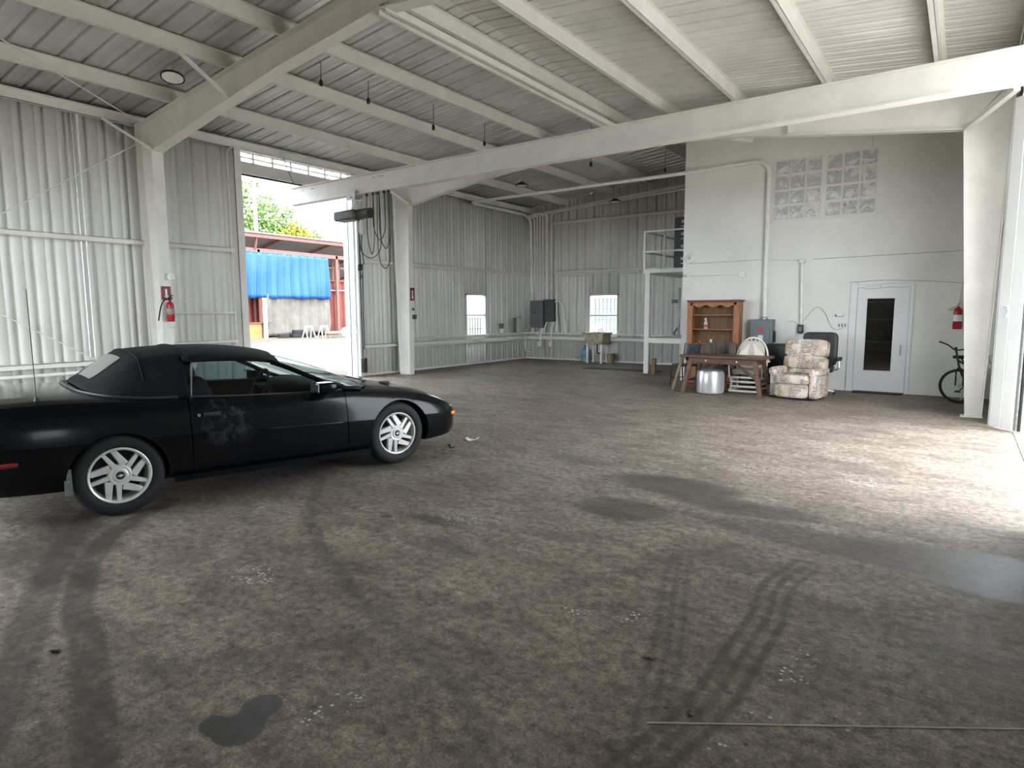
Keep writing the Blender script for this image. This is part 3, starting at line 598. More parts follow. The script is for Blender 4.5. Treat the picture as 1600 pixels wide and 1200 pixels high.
# ------------------------------------------------------------------ windows
BAR = mat('grey_window_bar', (.10, .10, .10), .5)
def window(name, axis, base, inw, s0, s1, z0, z1):
    P = lambda s, d, z: (base+inw*d, s, z) if axis == 'y' else (s, base+inw*d, z)
    def bx(mb, a, b, d0, d1, c, d):
        p, q = P(a, d0, c), P(b, d1, d); mb.box(*sorted((p[0], q[0])), *sorted((p[1], q[1])), *sorted((p[2], q[2])))
    mb = MB(); f = .045
    bx(mb, s0, s0+f, -.06, .03, z0, z1); bx(mb, s1-f, s1, -.06, .03, z0, z1); bx(mb, s0, s1, -.06, .03, z1-f, z1); bx(mb, s0-.03, s1+.03, -.06, .06, z0, z0+f)
    zm = z0+(z1-z0)*.50; bx(mb, s0, s1, -.04, .01, zm-.02, zm+.025)
    o = struct(mb.build(name, STEEL))
    g = MB(); bx(g, s0+f, s1-f, -.02, -.015, z0+f, z1-f); g.build('window_pane', WGLASS, o)
    b = MB()
    for i in range(1, 7): p = s0+f+(s1-s0-2*f)*i/7; b.tube([P(p, -.09, z0+.02), P(p, -.09, z1-.02)], .010, 8)
    for q in (.18, .42, .66, .88): z = z0+(z1-z0)*q; b.tube([P(s0, -.09, z), P(s1, -.09, z)], .006, 8)
    b.build('security_bar', BAR, o)
    h = MB()
    for z in (z0+.14, z1-.14): bx(h, s0-.10, s0+.02, .03, .05, z-.012, z+.012); bx(h, s1-.02, s1+.10, .03, .05, z-.012, z+.012)
    h.build('bar_bracket', PIPE, o)
window('window_5', 'y', 1.1, -1, .04, .86, 1.04, 1.76); window('window_3', 'y', XL, 1, 14.875, 15.875, .86, 2.18); window('window_4', 'x', YF, -1, -9.96, -8.91, .81, 2.17)

# ------------------------------------------------------------------ conduits
def conduit(pts, r, label, rb=.14, grp=None, cl=True, m=PIPE):
    P = bent(pts, rb); mb = MB().tube(P, r, 10); o = mb.build('conduit', m); tag(o, label, 'pipe', grp)
    return o
YC = YF-.24
conduit([(-12.30, 15.14, 4.90), (-12.22, 17.75, 4.86), (-12.10, YC, 4.70), (-12.05, YC, 2.02)], .052, 'thick conduit turning down from the window wall into the tall grey panel', .22)
conduit([(-12.30, 15.14, 4.90), (-11.5, 14.12, 4.72), (XO, 14.12, 4.71), (-3.70, 14.17, 4.76), (-3.52, 14.17, 4.60), (-3.50, 14.17, 1.44)], .042, 'long overhead conduit crossing to the block wall and dropping to the switch box', .28)
for i, (x, zt) in enumerate(((-11.89, 4.74), (-11.80, 4.78), (-11.71, 4.80), (-11.62, 4.82), (-11.54, 4.80))):
    conduit([(x-.05+.02*i, YC-.45, zt), (x-.05+.02*i, YC, zt), (x-.05+.02*i, YC, 2.35), (x+.0, YC, 2.2), (x, YC, 2.02)], .024, 'thin conduit rising in the bundle above the two electric panels', .10, 'thin conduits above the panels')
conduit([(-12.02, YC-.06, 4.83), (-11.42, YC-.06, 4.88), (-11.41, YC-.06, 2.02)], .046, 'thick conduit hooking over the bundle into the short dark panel', .2)
conduit([(-6.2, YC-.02, 5.13), (-11.15, YC-.02, 4.87), (-11.27, YC-.02, 4.75), (-11.26, YC-.02, 2.02)], .028, 'thin conduit running up the end wall beneath the sloping roof edge', .12)
conduit([(-8.1, YC, 2.83), (-10.95, YC, 2.83), (-11.06, YC, 2.72), (-11.05, YC, .93)], .030, 'conduit bending along the end wall rail above the barred window', .14)
conduit([(-11.12, YC, 1.95), (-10.93, YC, 1.95), (-10.86, YC, 1.85), (-10.70, YC, .93)], .034, 'short curved conduit leaving the side of the dark panel', .14)
conduit([(-10.92, YC-.01, 1.80), (-10.84, YC-.01, .93)], .016, 'thin straight conduit under the curved one beside the dark panel')
conduit([(-12.25, 11.9, .915), (-12.25, YF-.25, .895), (-6.95, YF-.25, .885)], .024, 'low conduit running around the corner on top of the bottom rail', .1)
conduit([(-12.22, 11.9, .69), (-12.22, YF-.22, .70), (-6.95, YF-.22, .70)], .020, 'lowest conduit running around the corner under the bottom rail', .1)
conduit([(-12.22, YN+.1, .60), (-12.22, 5.4, .62)], .030, 'thick low pipe along the ribbed wall behind the black car')
for x in (-12.37, -12.31): conduit([(x, 4.57 if x < -12.35 else 4.63, 4.95), (x, 4.57 if x < -12.35 else 4.63, .85)], .018, 'vertical dark pipe running down the ribbed wall above the car roof' if x < -12.35 else 'vertical pale pipe beside the dark one above the car roof', cl=True, m=GALV if x < -12.35 else PIPE)
for x, z0, lb in ((-12.0, 1.08, 'white flexible conduit dropping left of centre under the tall grey panel'), (-11.62, 1.08, 'white flexible conduit with end fitting under the tall grey panel edge'), (-11.45, 1.28, 'inner pale conduit dropping from the short dark panel'), (-11.18, 1.28, 'white flexible conduit with end fitting under the short dark panel')):
    end = x in (-11.62, -11.18)
    o = conduit([(x, YC, z0), (x-.05, YC-.05, z0-.25), (x-.03, YC-.10, .50 if end else .86)], .028 if end else .022, lb, .1, m=CREAMP if end else PIPE)
    if end: MB().box(x-.10, x+.03, YC-.16, YC-.05, .44, .62).build('end_fitting', CREAMP, o, bev=.015)
conduit([(-12.05, YC, 1.14), (-12.32, YC, 1.0), (-12.36, YC, .3), (-12.05, YC, .22)], .022, 'pale conduit curling from the tall panel to the floor corner', .14)
conduit([(-2.80, 14.18, 2.60), (-2.76, 14.18, 1.32)], .024, 'straight white conduit rising from the small black box on the block wall')
mb = MB().box(-2.86, -2.74, 14.14, YO, 2.60, 2.68); struct(mb.build('conduit_clip_trim', BLOCK, bev=.02))
t = thing('outlet_box', 'small black box at the foot of the straight white conduit', 'box', (-2.77, YO, 1.24)); MB().box(-.055, .055, -.09, 0, -.09, .09).build('box_body', BLACK, t, bev=.012); MB().box(-.03, .03, -.096, -.09, -.05, .05).build('receptacle', GREYTRIM, t)
WIRE = mat('dusty_wire', (.40, .40, .38), .6)
tag(MB().tube(smooth_path([(-3.05, YO-.02, 1.38), (-2.92, YO-.02, 1.40), (-2.80, YO-.03, 1.34), (-2.66, YO-.02, 1.50), (-2.49, YO-.02, 1.69), (-2.33, YO-.02, 1.58), (-2.20, YO-.02, 1.30), (-2.07, YO-.02, 1.23), (-1.93, YO-.02, 1.32)]), .006, 6).build('wall_wire', WIRE), 'thin grey wire looping on the block wall towards the door', 'wire')
tag(MB().tube(smooth_path([(-1.9, YO-.01, 2.18), (-1.3, YO-.01, 2.20), (-.7, YO-.01, 2.17), (.0, YO-.01, 2.11), (.3, YO-.01, 2.10)]), .007, 6).build('wall_wire', WIRE), 'thin grey wire running above the office door frame', 'wire')
tag(MB().tube(smooth_path([(-12.2, 14.9, .78), (-12.2, 15.6, .66), (-12.2, 16.6, .64), (-12.2, 17.6, .76)]), .010, 6).build('wall_cable', WIRE), 'slack grey cable sagging under the low rail below the side wall window', 'cable')
t = thing('outlet_plate', 'white triple outlet plate between the wire loop and the door', 'outlet', (-2.0, YO, 1.32)); MB().box(-.09, .09, -.012, 0, -.05, .05).build('plate', DOORW, t, bev=.004)
for x in (-.055, 0, .055): MB().box(x-.012, x+.012, -.016, -.012, -.03, .03).build('switch', GREYTRIM, t)
t = thing('wall_device', 'small white bracket shaped device above the triple outlet plate', 'device', (-2.03, YO, 1.53)); MB().box(-.08, .05, -.07, 0, -.03, .03).build('device_body', DOORW, t, bev=.012); MB().box(-.10, -.07, -.05, -.02, -.035, .015).build('device_end', GREYTRIM, t)
t = thing('alarm_sounder', 'round white sounder near the free edge of the block wall', 'alarm', (-5.20, YO, 2.82)); MB().lathe([(0, .05), (.06, .05), (.105, .03), (.115, 0), (0, 0)], 24, Matrix.Rotation(PI/2, 4, 'X')).build('sounder_body', LABELW, t); MB().lathe([(0, .062), (.03, .06), (.035, .05), (0, .05)], 16, Matrix.Rotation(PI/2, 4, 'X')).build('sounder_cap', CANG, t)
t = thing('surface_conduit', 'thin surface conduit with a small box above the wooden hutch', 'pipe', (-5.3, YO, 2.43)); MB().tube([(.0, -.02, 0), (1.26, -.02, -.02)], .010).build('conduit_run', BLOCK, t); MB().box(1.22, 1.36, -.05, 0, -.085, .045).build('junction_box', BLOCK, t, bev=.01); MB().lathe([(0, .05), (.035, .05), (.035, 0), (0, 0)], 14, Matrix.Rotation(PI/2, 4, 'X')).build('elbow', CANG, t)

# ------------------------------------------------------------------ panels, sink, jug, meter on the far walls
t = thing('electric_panel', 'tall grey electric panel on the end wall', 'electric panel', (-11.78, YC-.06, 1.54)); MB().box(-.255, .255, -.06, .15, -.46, .46).build('cabinet', PANELG, t, bev=.006); MB().box(-.24, .24, -.068, -.06, -.445, .445).build('panel_door', PANELG, t); MB().box(-.13, -.05, -.078, -.068, .03, .065).build('latch', BLACK, t)
t = thing('electric_panel', 'shorter darker electric panel beside the tall grey one', 'electric panel', (-11.29, YC-.05, 1.66)); MB().box(-.185, .185, -.07, .14, -.37, .37).build('cabinet', PANELD, t, bev=.006); MB().box(-.165, .17, -.078, -.07, -.355, .355).build('panel_door', PANELD, t)
t = thing('pressure_tank', 'pale grey tank with a gauge against the ribbed wall near the corner', 'tank', (-12.19, 17.30, .922)); MB().lathe([(0, 0), (.07, 0), (.075, .03), (.075, .40), (.05, .48), (.02, .50), (0, .50)], 18).build('tank_body', CANG, t); MB().tube([(0, 0, .5), (0, 0, .54), (.06, .05, .54)], .014).tube([(.06, .05, .54), (.08, .05, .54)], .05, 16).build('gauge', CANG, t); MB().box(-.12, -.05, -.10, .0, .0, .50).build('back_board', GREYTRIM, t)
t = thing('outlet_box', 'pair of small grey outlet boxes between the side wall window and the corner', 'box', (-12.2, 16.35, 1.0)); MB().tube([(0, -.02, -.05), (0, -.02, .15)], .014).tube([(0, .10, -.05), (0, .10, .15)], .014).build('riser', PIPE, t)
for y in (-.06, .08): MB().box(-.03, .03, y-.045, y+.045, .08, .25).build('box_body', GREYTRIM, t, bev=.006)
t = thing('utility_sink', 'stained plastic utility sink below the barred end wall window', 'sink', (-9.39, 17.68, 0))
prof = [(-.36, .96), (-.33, .62), (.30, .62), (.36, .96)]
mb = MB()
o_, i_ = [(-.37, -.3, .96), (.37, -.3, .96), (.37, .3, .96), (-.37, .3, .96)], [(-.30, -.24, .60), (.30, -.24, .60), (.30, .24, .60), (-.30, .24, .60)]
mb.add(o_+i_, [(0, 1, 5, 4), (1, 2, 6, 5), (2, 3, 7, 6), (3, 0, 4, 7), (4, 5, 6, 7)])
for a, b, c, d in ((-.39, .39, -.32, -.28), (-.39, .39, .28, .32), (-.39, -.35, -.3, .3), (.35, .39, -.3, .3)): mb.box(a, b, c, d, .92, .965)
mb.build('basin', SINKM, t, bev=.015)
for x in (-.24, .24):
    for y in (-.19, .19): MB().beam((x, y, 0), (x*1.05, y, .60), .055, .045).build('leg', PIPE, t)
MB().tube(bent([(0, .24, .96), (0, .24, 1.10), (0, .08, 1.12), (0, .08, 1.07)], .05), .014).tube([(-.10, .24, .96), (-.10, .24, 1.05)], .016).tube([(.10, .24, .96), (.10, .24, 1.05)], .016).tube([(-.13, .24, 1.04), (.13, .24, 1.0)], .010).build('faucet', CHROME, t)
MB().tube(bent([(0, 0, .60), (0, 0, .30), (0, .25, .30), (0, .30, .10)], .06), .022).build('drain_pipe', BLACK, t)
t = thing('water_jug', 'blue plastic water jug on the floor beside the utility sink', 'jug', (-9.93, 17.88, 0)); MB().lathe([(0, 0), (.12, 0), (.135, .02), (.135, .13), (.128, .15), (.135, .17), (.135, .32), (.12, .38), (.05, .44), (.03, .46), (.03, .50), (0, .50)], 22).build('jug_body', JUGM, t); MB().lathe([(0, .50), (.034, .50), (.034, .54), (0, .54)], 14).build('jug_cap', mat('blue_cap', (.05, .14, .30), .4), t)
t = thing('floor_bucket', 'low brown bucket standing behind the sink legs', 'bucket', (-9.0, 17.85, 0)); MB().lathe([(0, .01), (.10, 0), (.13, .30), (.12, .30), (.095, .02), (0, .02)], 18).build('bucket_body', mat('tan_plastic', (.30, .25, .14), .5), t)
t = thing('floor_mat', 'long dark mat lying flat in front of the end wall', 'mat', (-7.6, 15.9, 0)); MB().box(-1.2, 1.0, -.25, .25, .001, .012).build('mat_pad', mat('oily_mat', (.035, .033, .03), .8, var=.3), t)
# plumbing on the end wall beyond the mezzanine
t = thing('backflow_valve', 'grey pipe valve assembly on the end wall past the mezzanine', 'valve', (-6.85, 17.95, 0)); MB().tube(bent([(0, .05, 2.3), (0, 0, 1.9), (.05, 0, 1.5), (0, 0, 1.2), (0, 0, .78)], .1), .035).build('riser_pipe', GALV, t); MB().tube([(0, 0, 1.15), (-.10, -.05, 1.0), (-.08, -.05, .82), (.05, -.05, .80)], .030).box(-.14, -.02, -.09, .03, .78, .90).build('valve_body', GREYTRIM, t); MB().box(-.22, .0, -.02, .06, 1.86, 1.96).build('pipe_bracket', GREYTRIM, t)
t = thing('wall_ladder_hook', 'small two rung metal rack on the end wall under the mezzanine', 'rack', (-7.74, 17.93, 0))
MB().tube([(0, 0, 2.15), (0, 0, 2.75)], .010).build('upright', PIPE, t)
for z in (2.17, 2.47): MB().tube([(0, 0, z), (.21, 0, z)], .011).build('rung', PIPE, t)
MB().tube([(.20, 0, 2.17), (.20, 0, 2.50)], .008).build('tie_bar', PIPE, t)

# ------------------------------------------------------------------ mezzanine
t = thing('mezzanine', 'white steel mezzanine platform with guard rail tucked behind the block wall', 'platform', (-6.72, 15.4, 0))
MB().box(-.06, .07, -.06, .07, 0, 2.60).build('post', STEEL, t); MB().box(-.06, .06, 2.48, 2.60, 0, 2.60).build('post', STEEL, t)
MB().box(-.12, 1.34, -.05, .03, 2.60, 2.70).box(-.12, 1.34, .03, 2.66, 2.66, 2.70).box(-.12, -.06, .03, 2.66, 2.58, 2.68).build('deck', STEEL, t)
MB().box(-.13, -.08, -.03, .02, 2.70, 3.68).build('rail_post', STEEL, t); MB().box(-.13, -.08, 1.0, 1.05, 2.70, 3.66).build('rail_post', STEEL, t)
for z in (3.655, 3.14):
    MB().beam((-.10, 0, z), (1.34, 0, z), .04, .04).beam((-.105, 0, z), (-.105, 2.6, z), .04, .04).build('guard_rail', STEEL, t)
MB().box(-.06, 1.34, -.05, .03, .80, .93).build('lower_beam', STEEL, t); MB().box(-.06, 1.34, .03, 2.6, .9, .93).build('lower_deck', STEEL, t)
t = thing('wood_post', 'short weathered wooden post standing beside the mezzanine leg', 'post', (-6.44, 15.22, 0)); MB().box(-.055, .055, -.05, .05, 0, .41).build('timber', RAWWOOD, t, bev=.006)
t = thing('filing_cabinet', 'black four drawer filing cabinet up on the mezzanine', 'cabinet', (-5.86, 15.78, 2.701))
MB().box(-.22, .27, -.28, .30, 0, 1.26).build('cabinet_body', FILEC, t, bev=.006)
for k in range(4):
    z = .03+.305*k; d = MB().box(-.205, .255, -.292, -.28, z, z+.285).build('drawer', FILEC, t, bev=.004)
    MB().box(-.035, .06, -.30, -.292, z+.17, z+.24).build('card_holder', CANG, d); MB().box(-.03, .055, -.315, -.292, z+.075, z+.095).build('drawer_handle', GALV, d)
t = thing('white_board', 'narrow pale board leaning behind the mezzanine guard rail', 'board', (-6.66, 16.3, 2.701)); MB().box(-.03, .03, -.02, .02, 0, .95).build('board', STEEL, t)
t = thing('small_bottle', 'small pale blue bottle hanging under the lower mezzanine beam', 'bottle', (-6.45, 15.7, .50)); MB().lathe([(0, 0), (.03, 0), (.033, .02), (.033, .14), (.015, .18), (.015, .40), (0, .40)], 12).build('bottle_body', mat('pale_blue', (.5, .62, .70), .4), t)

# ------------------------------------------------------------------ fire extinguishers, signs, boxes on the columns
RX90 = Matrix.Rotation(PI/2, 4, 'X')
def extinguisher(label, loc, rz, hose, r=.068, h=.40):
    t = thing('fire_extinguisher', label, 'fire extinguisher', loc, rz)
    MB().lathe([(0, 0), (r*.9, 0), (r, .015), (r, h*.76), (r*.85, h*.87), (r*.35, h*.95), (r*.3, h), (0, h)], 22).build('cylinder', REDP, t)
    MB().lathe([(r+.001, h*.34), (r+.002, h*.34), (r+.002, h*.62), (r+.001, h*.62)], 22).build('printed_label', LABELW if not hose else mat('worn_label', (.30, .26, .23), .6, var=.5, scale=30), t)
    MB().box(-.02, .02, -.025, .025, h, h+.04).tube([(0, 0, h+.03), (.02, -.08, h+.045), (.01, -.11, h+.03)], .010).tube([(0, 0, h+.045), (.02, -.07, h+.085), (.02, -.11, h+.085)], .010).build('valve_handle', BLACK if hose else GALV, t)
    MB().box(-.02, .02, .05, .10, .05, h*.9).box(-r-.004, r+.004, -r*.3, r, h*.18, h*.22).build('wall_bracket', GREYTRIM, t)
    if hose: MB().tube(smooth_path([(-.01, -.02, h+.02), (-.09, -.03, h+.005), (-.15, -.02, h-.10), (-.185, -.01, h-.26), (-.20, 0, h-.36)]), .012, 8).build('hose', RUBBER, t)
    else: MB().tube([(-.02, 0, h+.02), (-.11, -.02, h-.03), (-.15, -.02, h-.075)], .012, 8, r2=.02).build('discharge_horn', CREAMP, t)
    return t
t = extinguisher('red fire extinguisher with black hose on the column behind the car', (-11.57, 5.60, 1.47), PI/2-.2, True, .062, .38)
MB().tube([(-.045, -.05, 0), (-.045, -.05, -.09), (0, -.05, -.115), (.045, -.05, -.09), (.045, -.05, 0)], .006, 6).build('wire_hanger', GALV, t)
extinguisher('bright red fire extinguisher with white label near the parked bicycle', (-.10, 14.13, 1.27), 0, False, .070, .42)
tag(MB().tube([(-.06, YO-.01, 2.10), (-.10, YO-.02, 1.78)], .012, 6).build('wall_tab', CREAMP), 'narrow white strip hanging above the bright red extinguisher', 'strip')
def arrow_sign(label, y, z0, z1, hw):
    t = thing('extinguisher_sign', label, 'sign', (-11.655, y, z0)); h = z1-z0
    MB().box(0, .006, -hw, hw, 0, h).build('sign_plate', SIGNR, t)
    MB().prism([(-hw*.22, h*.80), (hw*.22, h*.80), (hw*.22, h*.30), (hw*.55, h*.30), (0, h*.08), (-hw*.55, h*.30), (-hw*.22, h*.30)], .006, .008, 'x').build('arrow', LABELW, t, flat=True)
    return t
arrow_sign('red sign with white down arrow over the extinguisher behind the car', 5.585, 1.86, 2.10, .082)
arrow_sign('red sign with white down arrow on the column beyond the hoist', 11.79, 1.92, 2.25, .075)
t = thing('alarm_sounder', 'round white sounder above the arrow sign behind the car', 'alarm', (-11.655, 5.66, 2.27)); MB().box(0, .05, -.085, .02, -.05, .06).build('mount_box', CANG, t, bev=.006); MB().lathe([(0, .045), (.05, .045), (.07, .02), (.07, 0), (0, 0)], 22, Matrix.Translation((.05, .01, .0)) @ Matrix.Rotation(PI/2, 4, 'Y')).build('sounder_body', LABELW, t)
t = thing('outlet_box', 'larger black outlet box on the column beyond the hoist', 'box', (-11.66, 11.83, 1.50)); MB().box(0, .06, -.05, .05, -.055, .055).build('box_body', BLACK, t, bev=.008); MB().box(.06, .065, -.02, .02, -.03, .03).build('receptacle', GREYTRIM, t)
t = thing('switch_box', 'small black switch above the larger black outlet box', 'switch', (-11.66, 11.80, 1.70)); MB().box(0, .04, -.025, .025, -.03, .03).build('box_body', BLACK, t, bev=.006)
MB().box(.04, .055, -.008, .008, -.004, .018).build('switch_lever', GREYTRIM, t)

# ------------------------------------------------------------------ switch box on the block wall
t = thing('switch_box', 'dark grey wall switch box with red and white labels behind the chairs', 'switch box', (-3.52, YO, .77))
MB().box(-.235, .235, -.19, 0, .02, .665).build('box_body', SWBOX, t, bev=.008); MB().box(-.18, .17, -.202, -.19, .04, .50).build('box_door', SWBOX, t, bev=.005)
MB().box(-.06, .05, -.205, -.202, .38, .49).build('danger_print', REDL, t); MB().box(-.06, .04, -.205, -.202, .22, .33).build('white_label', LABELW, t)
MB().box(.235, .27, -.14, -.06, .18, .42).beam((.255, -.12, .40), (.28, -.16, .20), .03, .03).build('lever_handle', BLACK, t, bev=.006)
MB().lathe([(0, .67), (.07, .67), (.07, .70), (.05, .72), (0, .72)], 16, Matrix.Translation((.02, -.07, 0))).build('hub', GALV, t)
t = thing('wire_gutter', 'grey sheet metal wire gutter mounted under the switch box', 'box', (-3.50, YO, .36)); MB().box(-.22, .25, -.15, 0, 0, .40).build('gutter_body', SWBOX, t, bev=.006); MB().box(-.21, .24, -.156, -.15, .01, .39).build('cover', SWBOX, t)

# ------------------------------------------------------------------ hutch and what stands in it
t = thing('hutch', 'orange brown wooden hutch with open shelves against the block wall', 'hutch', (-4.49, 13.80, 0)); t.scale = (.93, .85, 1)
for s in (-1, 1):
    ys = [0]; prof = []
    zs = np.linspace(.02, 1.83, 60)
    poly = [(.40, .02), (.40, 1.83)]+[((0 if z > 1.70 or z < .92 else .055+.05*math.cos((z-.92)/.39*2*PI)*(1 if True else 0)), z) for z in zs[::-1]]
    MB().prism([(p[0]-.0, p[1]) for p in poly], s*.575-.014, s*.575+.014, 'x').build('side_panel', HUTCH, t, ang=50)
    MB().box(s*.575-.04-(.05 if s > 0 else 0), s*.575+.04+(0 if s > 0 else .05)-.0, -.012, .01, .02, 1.83).build('stile', HUTCH, t)
MB().box(-.57, .57, .385, .40, .03, 1.83).build('back_panel', HUTCHB, t)
MB().box(-.63, .63, -.04, .42, 1.83, 1.86).box(-.60, .60, -.02, .41, 1.80, 1.83).build('cornice', mat('dark_red_cornice', (.17, .045, .022), .45, var=.3, stretch=(1, 8, 8)), t, bev=.006)
xs = np.linspace(-.50, .50, 61)
poly = [(-.54, 1.80), (.54, 1.80), (.54, 1.735)]+[(x, 1.735-.030*(math.cos(abs(x)/.5*PI*3) if abs(x) > .165 else 1.0*math.cos(abs(x)/.5*PI*3))*.9-.012) for x in xs[::-1]]+[(-.54, 1.735)]
MB().prism(poly, -.012, .008, 'y').build('scalloped_valance', HUTCH, t, flat=True)
for z, y0 in ((1.53, .05), (1.215, .05), (.90, -.01)): MB().box(-.56, .56, y0, .385, z-.012, z+.012).build('shelf', HUTCH, t, bev=.003)
MB().box(-.56, .56, .0, .385, .02, .06).build('plinth', HUTCH, t)
for s in (-1, 1):
    d = MB().box(s*.28-.25, s*.28+.25, -.004, .014, .08, .86).build('cupboard_door', HUTCH, t, bev=.006); MB().lathe([(0, .03), (.014, .025), (.008, 0), (0, 0)], 12, Matrix.Translation((s*.06, -.004, .5)) @ RX90).build('knob', BRASS, d)
t = thing('spray_bottle', 'small clear spray bottle on the middle shelf of the hutch', 'bottle', (-4.70, 13.98, 1.2275))
MB().lathe([(0, 0), (.042, 0), (.045, .01), (.043, .10), (.030, .15), (.014, .18), (0, .18)], 18).build('bottle_body', mat('cloudy_plastic', (.55, .50, .52), .25), t); MB().box(-.015, .015, -.05, .02, .20, .235).tube([(0, 0, .175), (0, 0, .21)], .014).build('spray_head', LABELW, t, bev=.006); MB().lathe([(.0445, .03), (.046, .03), (.046, .09), (.0445, .09)], 18).build('label_band', REDL, t)

# ------------------------------------------------------------------ dark desk
t = thing('desk', 'dark brown wooden desk with splayed legs and two drawers', 'desk', (-3.715, 12.34, 0), -.07); t.scale = (.93, .9, 1)
MB().box(-.90, .86, -.36, .36, .715, .76).build('desk_top', WOOD, t, bev=.006)
MB().box(-.70, .66, -.28, -.26, .60, .715).box(-.70, .66, .26, .28, .60, .715).box(-.72, -.70, -.28, .28, .60, .715).box(.66, .68, -.28, .28, .60, .715).build('apron', WOOD, t)
for x0, x1 in ((-.62, -.04), (.04, .60)):
    d = MB().box(x0, x1, -.29, -.275, .61, .705).build('drawer', WOOD, t, bev=.004); MB().lathe([(0, .035), (.016, .028), (.010, 0), (0, 0)], 14, Matrix.Translation(((x0+x1)/2, -.29, .66)) @ RX90).build('knob', ALLOY, d)
for s, sy in ((-1, -1), (-1, 1), (1, -1), (1, 1)):
    MB().beam((s*.66, sy*.26, .715), (s*.82, sy*.33, .0), .085, .06, 0, (0, 1, 0)).build('leg', WOOD, t, bev=.004)
for s in (-1, 1): MB().beam((s*.15, .0, .62), (s*.70, 0, .27), .05, .035, 0, (0, 1, 0)).build('diagonal_brace', WOOD, t)
for s in (-1, 1): MB().beam((s*.76, -.30, .25), (s*.76, .30, .25), .05, .04).build('side_stretcher', WOOD, t)
t = thing('wooden_plank', 'light brown plank leaning against the end of the dark desk', 'plank', (-4.80, 12.50, 0)); MB().beam((-.06, 0, .0), (.16, -.06, .70), .055, .03, 0, (0, 1, 0)).build('board', mat('pale_pine', (.36, .24, .15), .7, var=.3), t)
t = thing('ottoman', 'silver drum shaped ottoman standing under the dark desk', 'ottoman', (-4.0, 12.27, 0))
MB().lathe([(0, .012), (.235, .012), (.25, .03), (.256, .20), (.252, .40), (.235, .45), (.18, .468), (0, .475)], 40).build('drum', SILVER, t); MB().lathe([(.225, 0), (.235, 0), (.235, .014), (.225, .014)], 30).build('base_ring', BLACK, t)
for k in range(6): a = k*PI/3+.3; MB().tube([(.254*math.cos(a), .254*math.sin(a), .03), (.257*math.cos(a), .257*math.sin(a), .2), (.252*math.cos(a), .252*math.sin(a), .41)], .004, 6).build('seam', SILVER, t)

# ------------------------------------------------------------------ chairs
t = thing('recliner', 'cream recliner printed with dark script and postmarks', 'armchair', (-2.43, 12.58, 0), -.17)
t.scale = (.86, .86, .98)
MB().box(-.33, .33, -.38, .40, .015, .10).build('base', BLACK, t)
MB().puff(-.335, .335, -.50, -.36, .04, .30, .3).build('footrest', RECL, t); MB().puff(-.34, .34, -.54, .20, .28, .475, .35).build('seat_cushion', RECL, t)
tilt = Matrix.Translation((0, .20, .40)) @ Matrix.Rotation(-.16, 4, 'X')
MB().puff(-.38, .38, -.03, .20, .0, .20, .4, M=tilt).build('lumbar_cushion', RECL, t); MB().puff(-.45, .45, -.07, .20, .14, .39, .30, M=tilt).build('middle_back_cushion', RECL, t); MB().puff(-.455, .455, -.06, .20, .375, .715, .36, M=tilt).build('head_cushion', RECL, t)
for s in (-1, 1):
    MB().puff(s*.41-.075, s*.41+.075, -.40, .36, .03, .50, .22).build('arm_side', RECL, t); a = MB().puff(s*.435-.10, s*.435+.10, -.44, .34, .45, .585, .6).build('arm_pad', RECL, t)
    MB().lathe([(0, .012), (.055, .012), (.075, .0), (0, 0)], 20, Matrix.Translation((s*.42, -.435, .51)) @ RX90).build('arm_roll', RECL, a)
MB().puff(-.36, .36, .25, .42, .1, .55, .3).build('back_shell', RECL, t)
t = thing('office_chair', 'tall black swivel office chair behind the printed recliner', 'office chair', (-2.27, 13.52, 0), .06)
MB().puff(-.32, .31, -.05, .10, .54, 1.20, .28, M=Matrix.Rotation(-.05, 4, 'X')).build('backrest', LEATHER, t); MB().box(-.13, .13, -.062, -.05, .70, 1.14).build('back_panel', LEATHER, t, bev=.02)
MB().puff(-.29, .29, -.50, .02, .44, .56, .35).build('seat', LEATHER, t)
for s in (-1, 1): MB().puff(s*.36-.05, s*.36+.05, -.36, .02, .66, .73, .5, 6).build('armrest', LEATHER, t); MB().tube(bent([(s*.28, -.2, .48), (s*.365, -.2, .50), (s*.365, -.2, .68)], .05), .02).build('arm_support', CHROME, t)
MB().box(.335, .385, -.075, -.055, .50, .62).build('white_tag', LABELW, t)
MB().tube([(0, -.22, .10), (0, -.22, .46)], .03, 14).build('gas_lift', BLACK, t)
for k in range(5):
    a = 2*PI*k/5+.25; p = Vector((.31*math.cos(a), -.22+.31*math.sin(a), .065))
    l = MB().beam((0, -.22, .12), p, .045, .03).build('base_arm', CHROME, t); MB().lathe([(0, -.018), (.028, -.018), (.03, 0), (.028, .018), (0, .018)], 14, Matrix.Translation((p.x, p.y, .03)) @ RX90).box(p.x-.01, p.x+.01, p.y-.01, p.y+.01, .03, .065).build('caster', BLACK, l)
t = thing('armchair', 'low black leather armchair wedged between desk and recliner', 'armchair', (-3.02, 13.42, 0))
MB().puff(-.36, .36, -.34, .34, .08, .44, .25).build('seat', LEATHER, t); MB().puff(-.36, .36, .16, .40, .30, .95, .35).build('backrest', LEATHER, t)
for s in (-1, 1): MB().puff(s*.37-.085, s*.37+.085, -.36, .34, .08, .66, .35).build('arm', LEATHER, t)
for x in (-.3, .3):
    for y in (-.28, .28): MB().box(x-.03, x+.03, y-.03, y+.03, 0, .10).build('leg', BLACK, t)
t = thing('glider_chair', 'white wooden glider chair with cream back cushion behind the desk', 'chair', (-3.44, 13.02, 0), .0)
arc = [(.30*math.cos(a), .10+.06*math.sin(a), .66+.42*math.sin(a)) for a in np.linspace(0, PI, 22)]
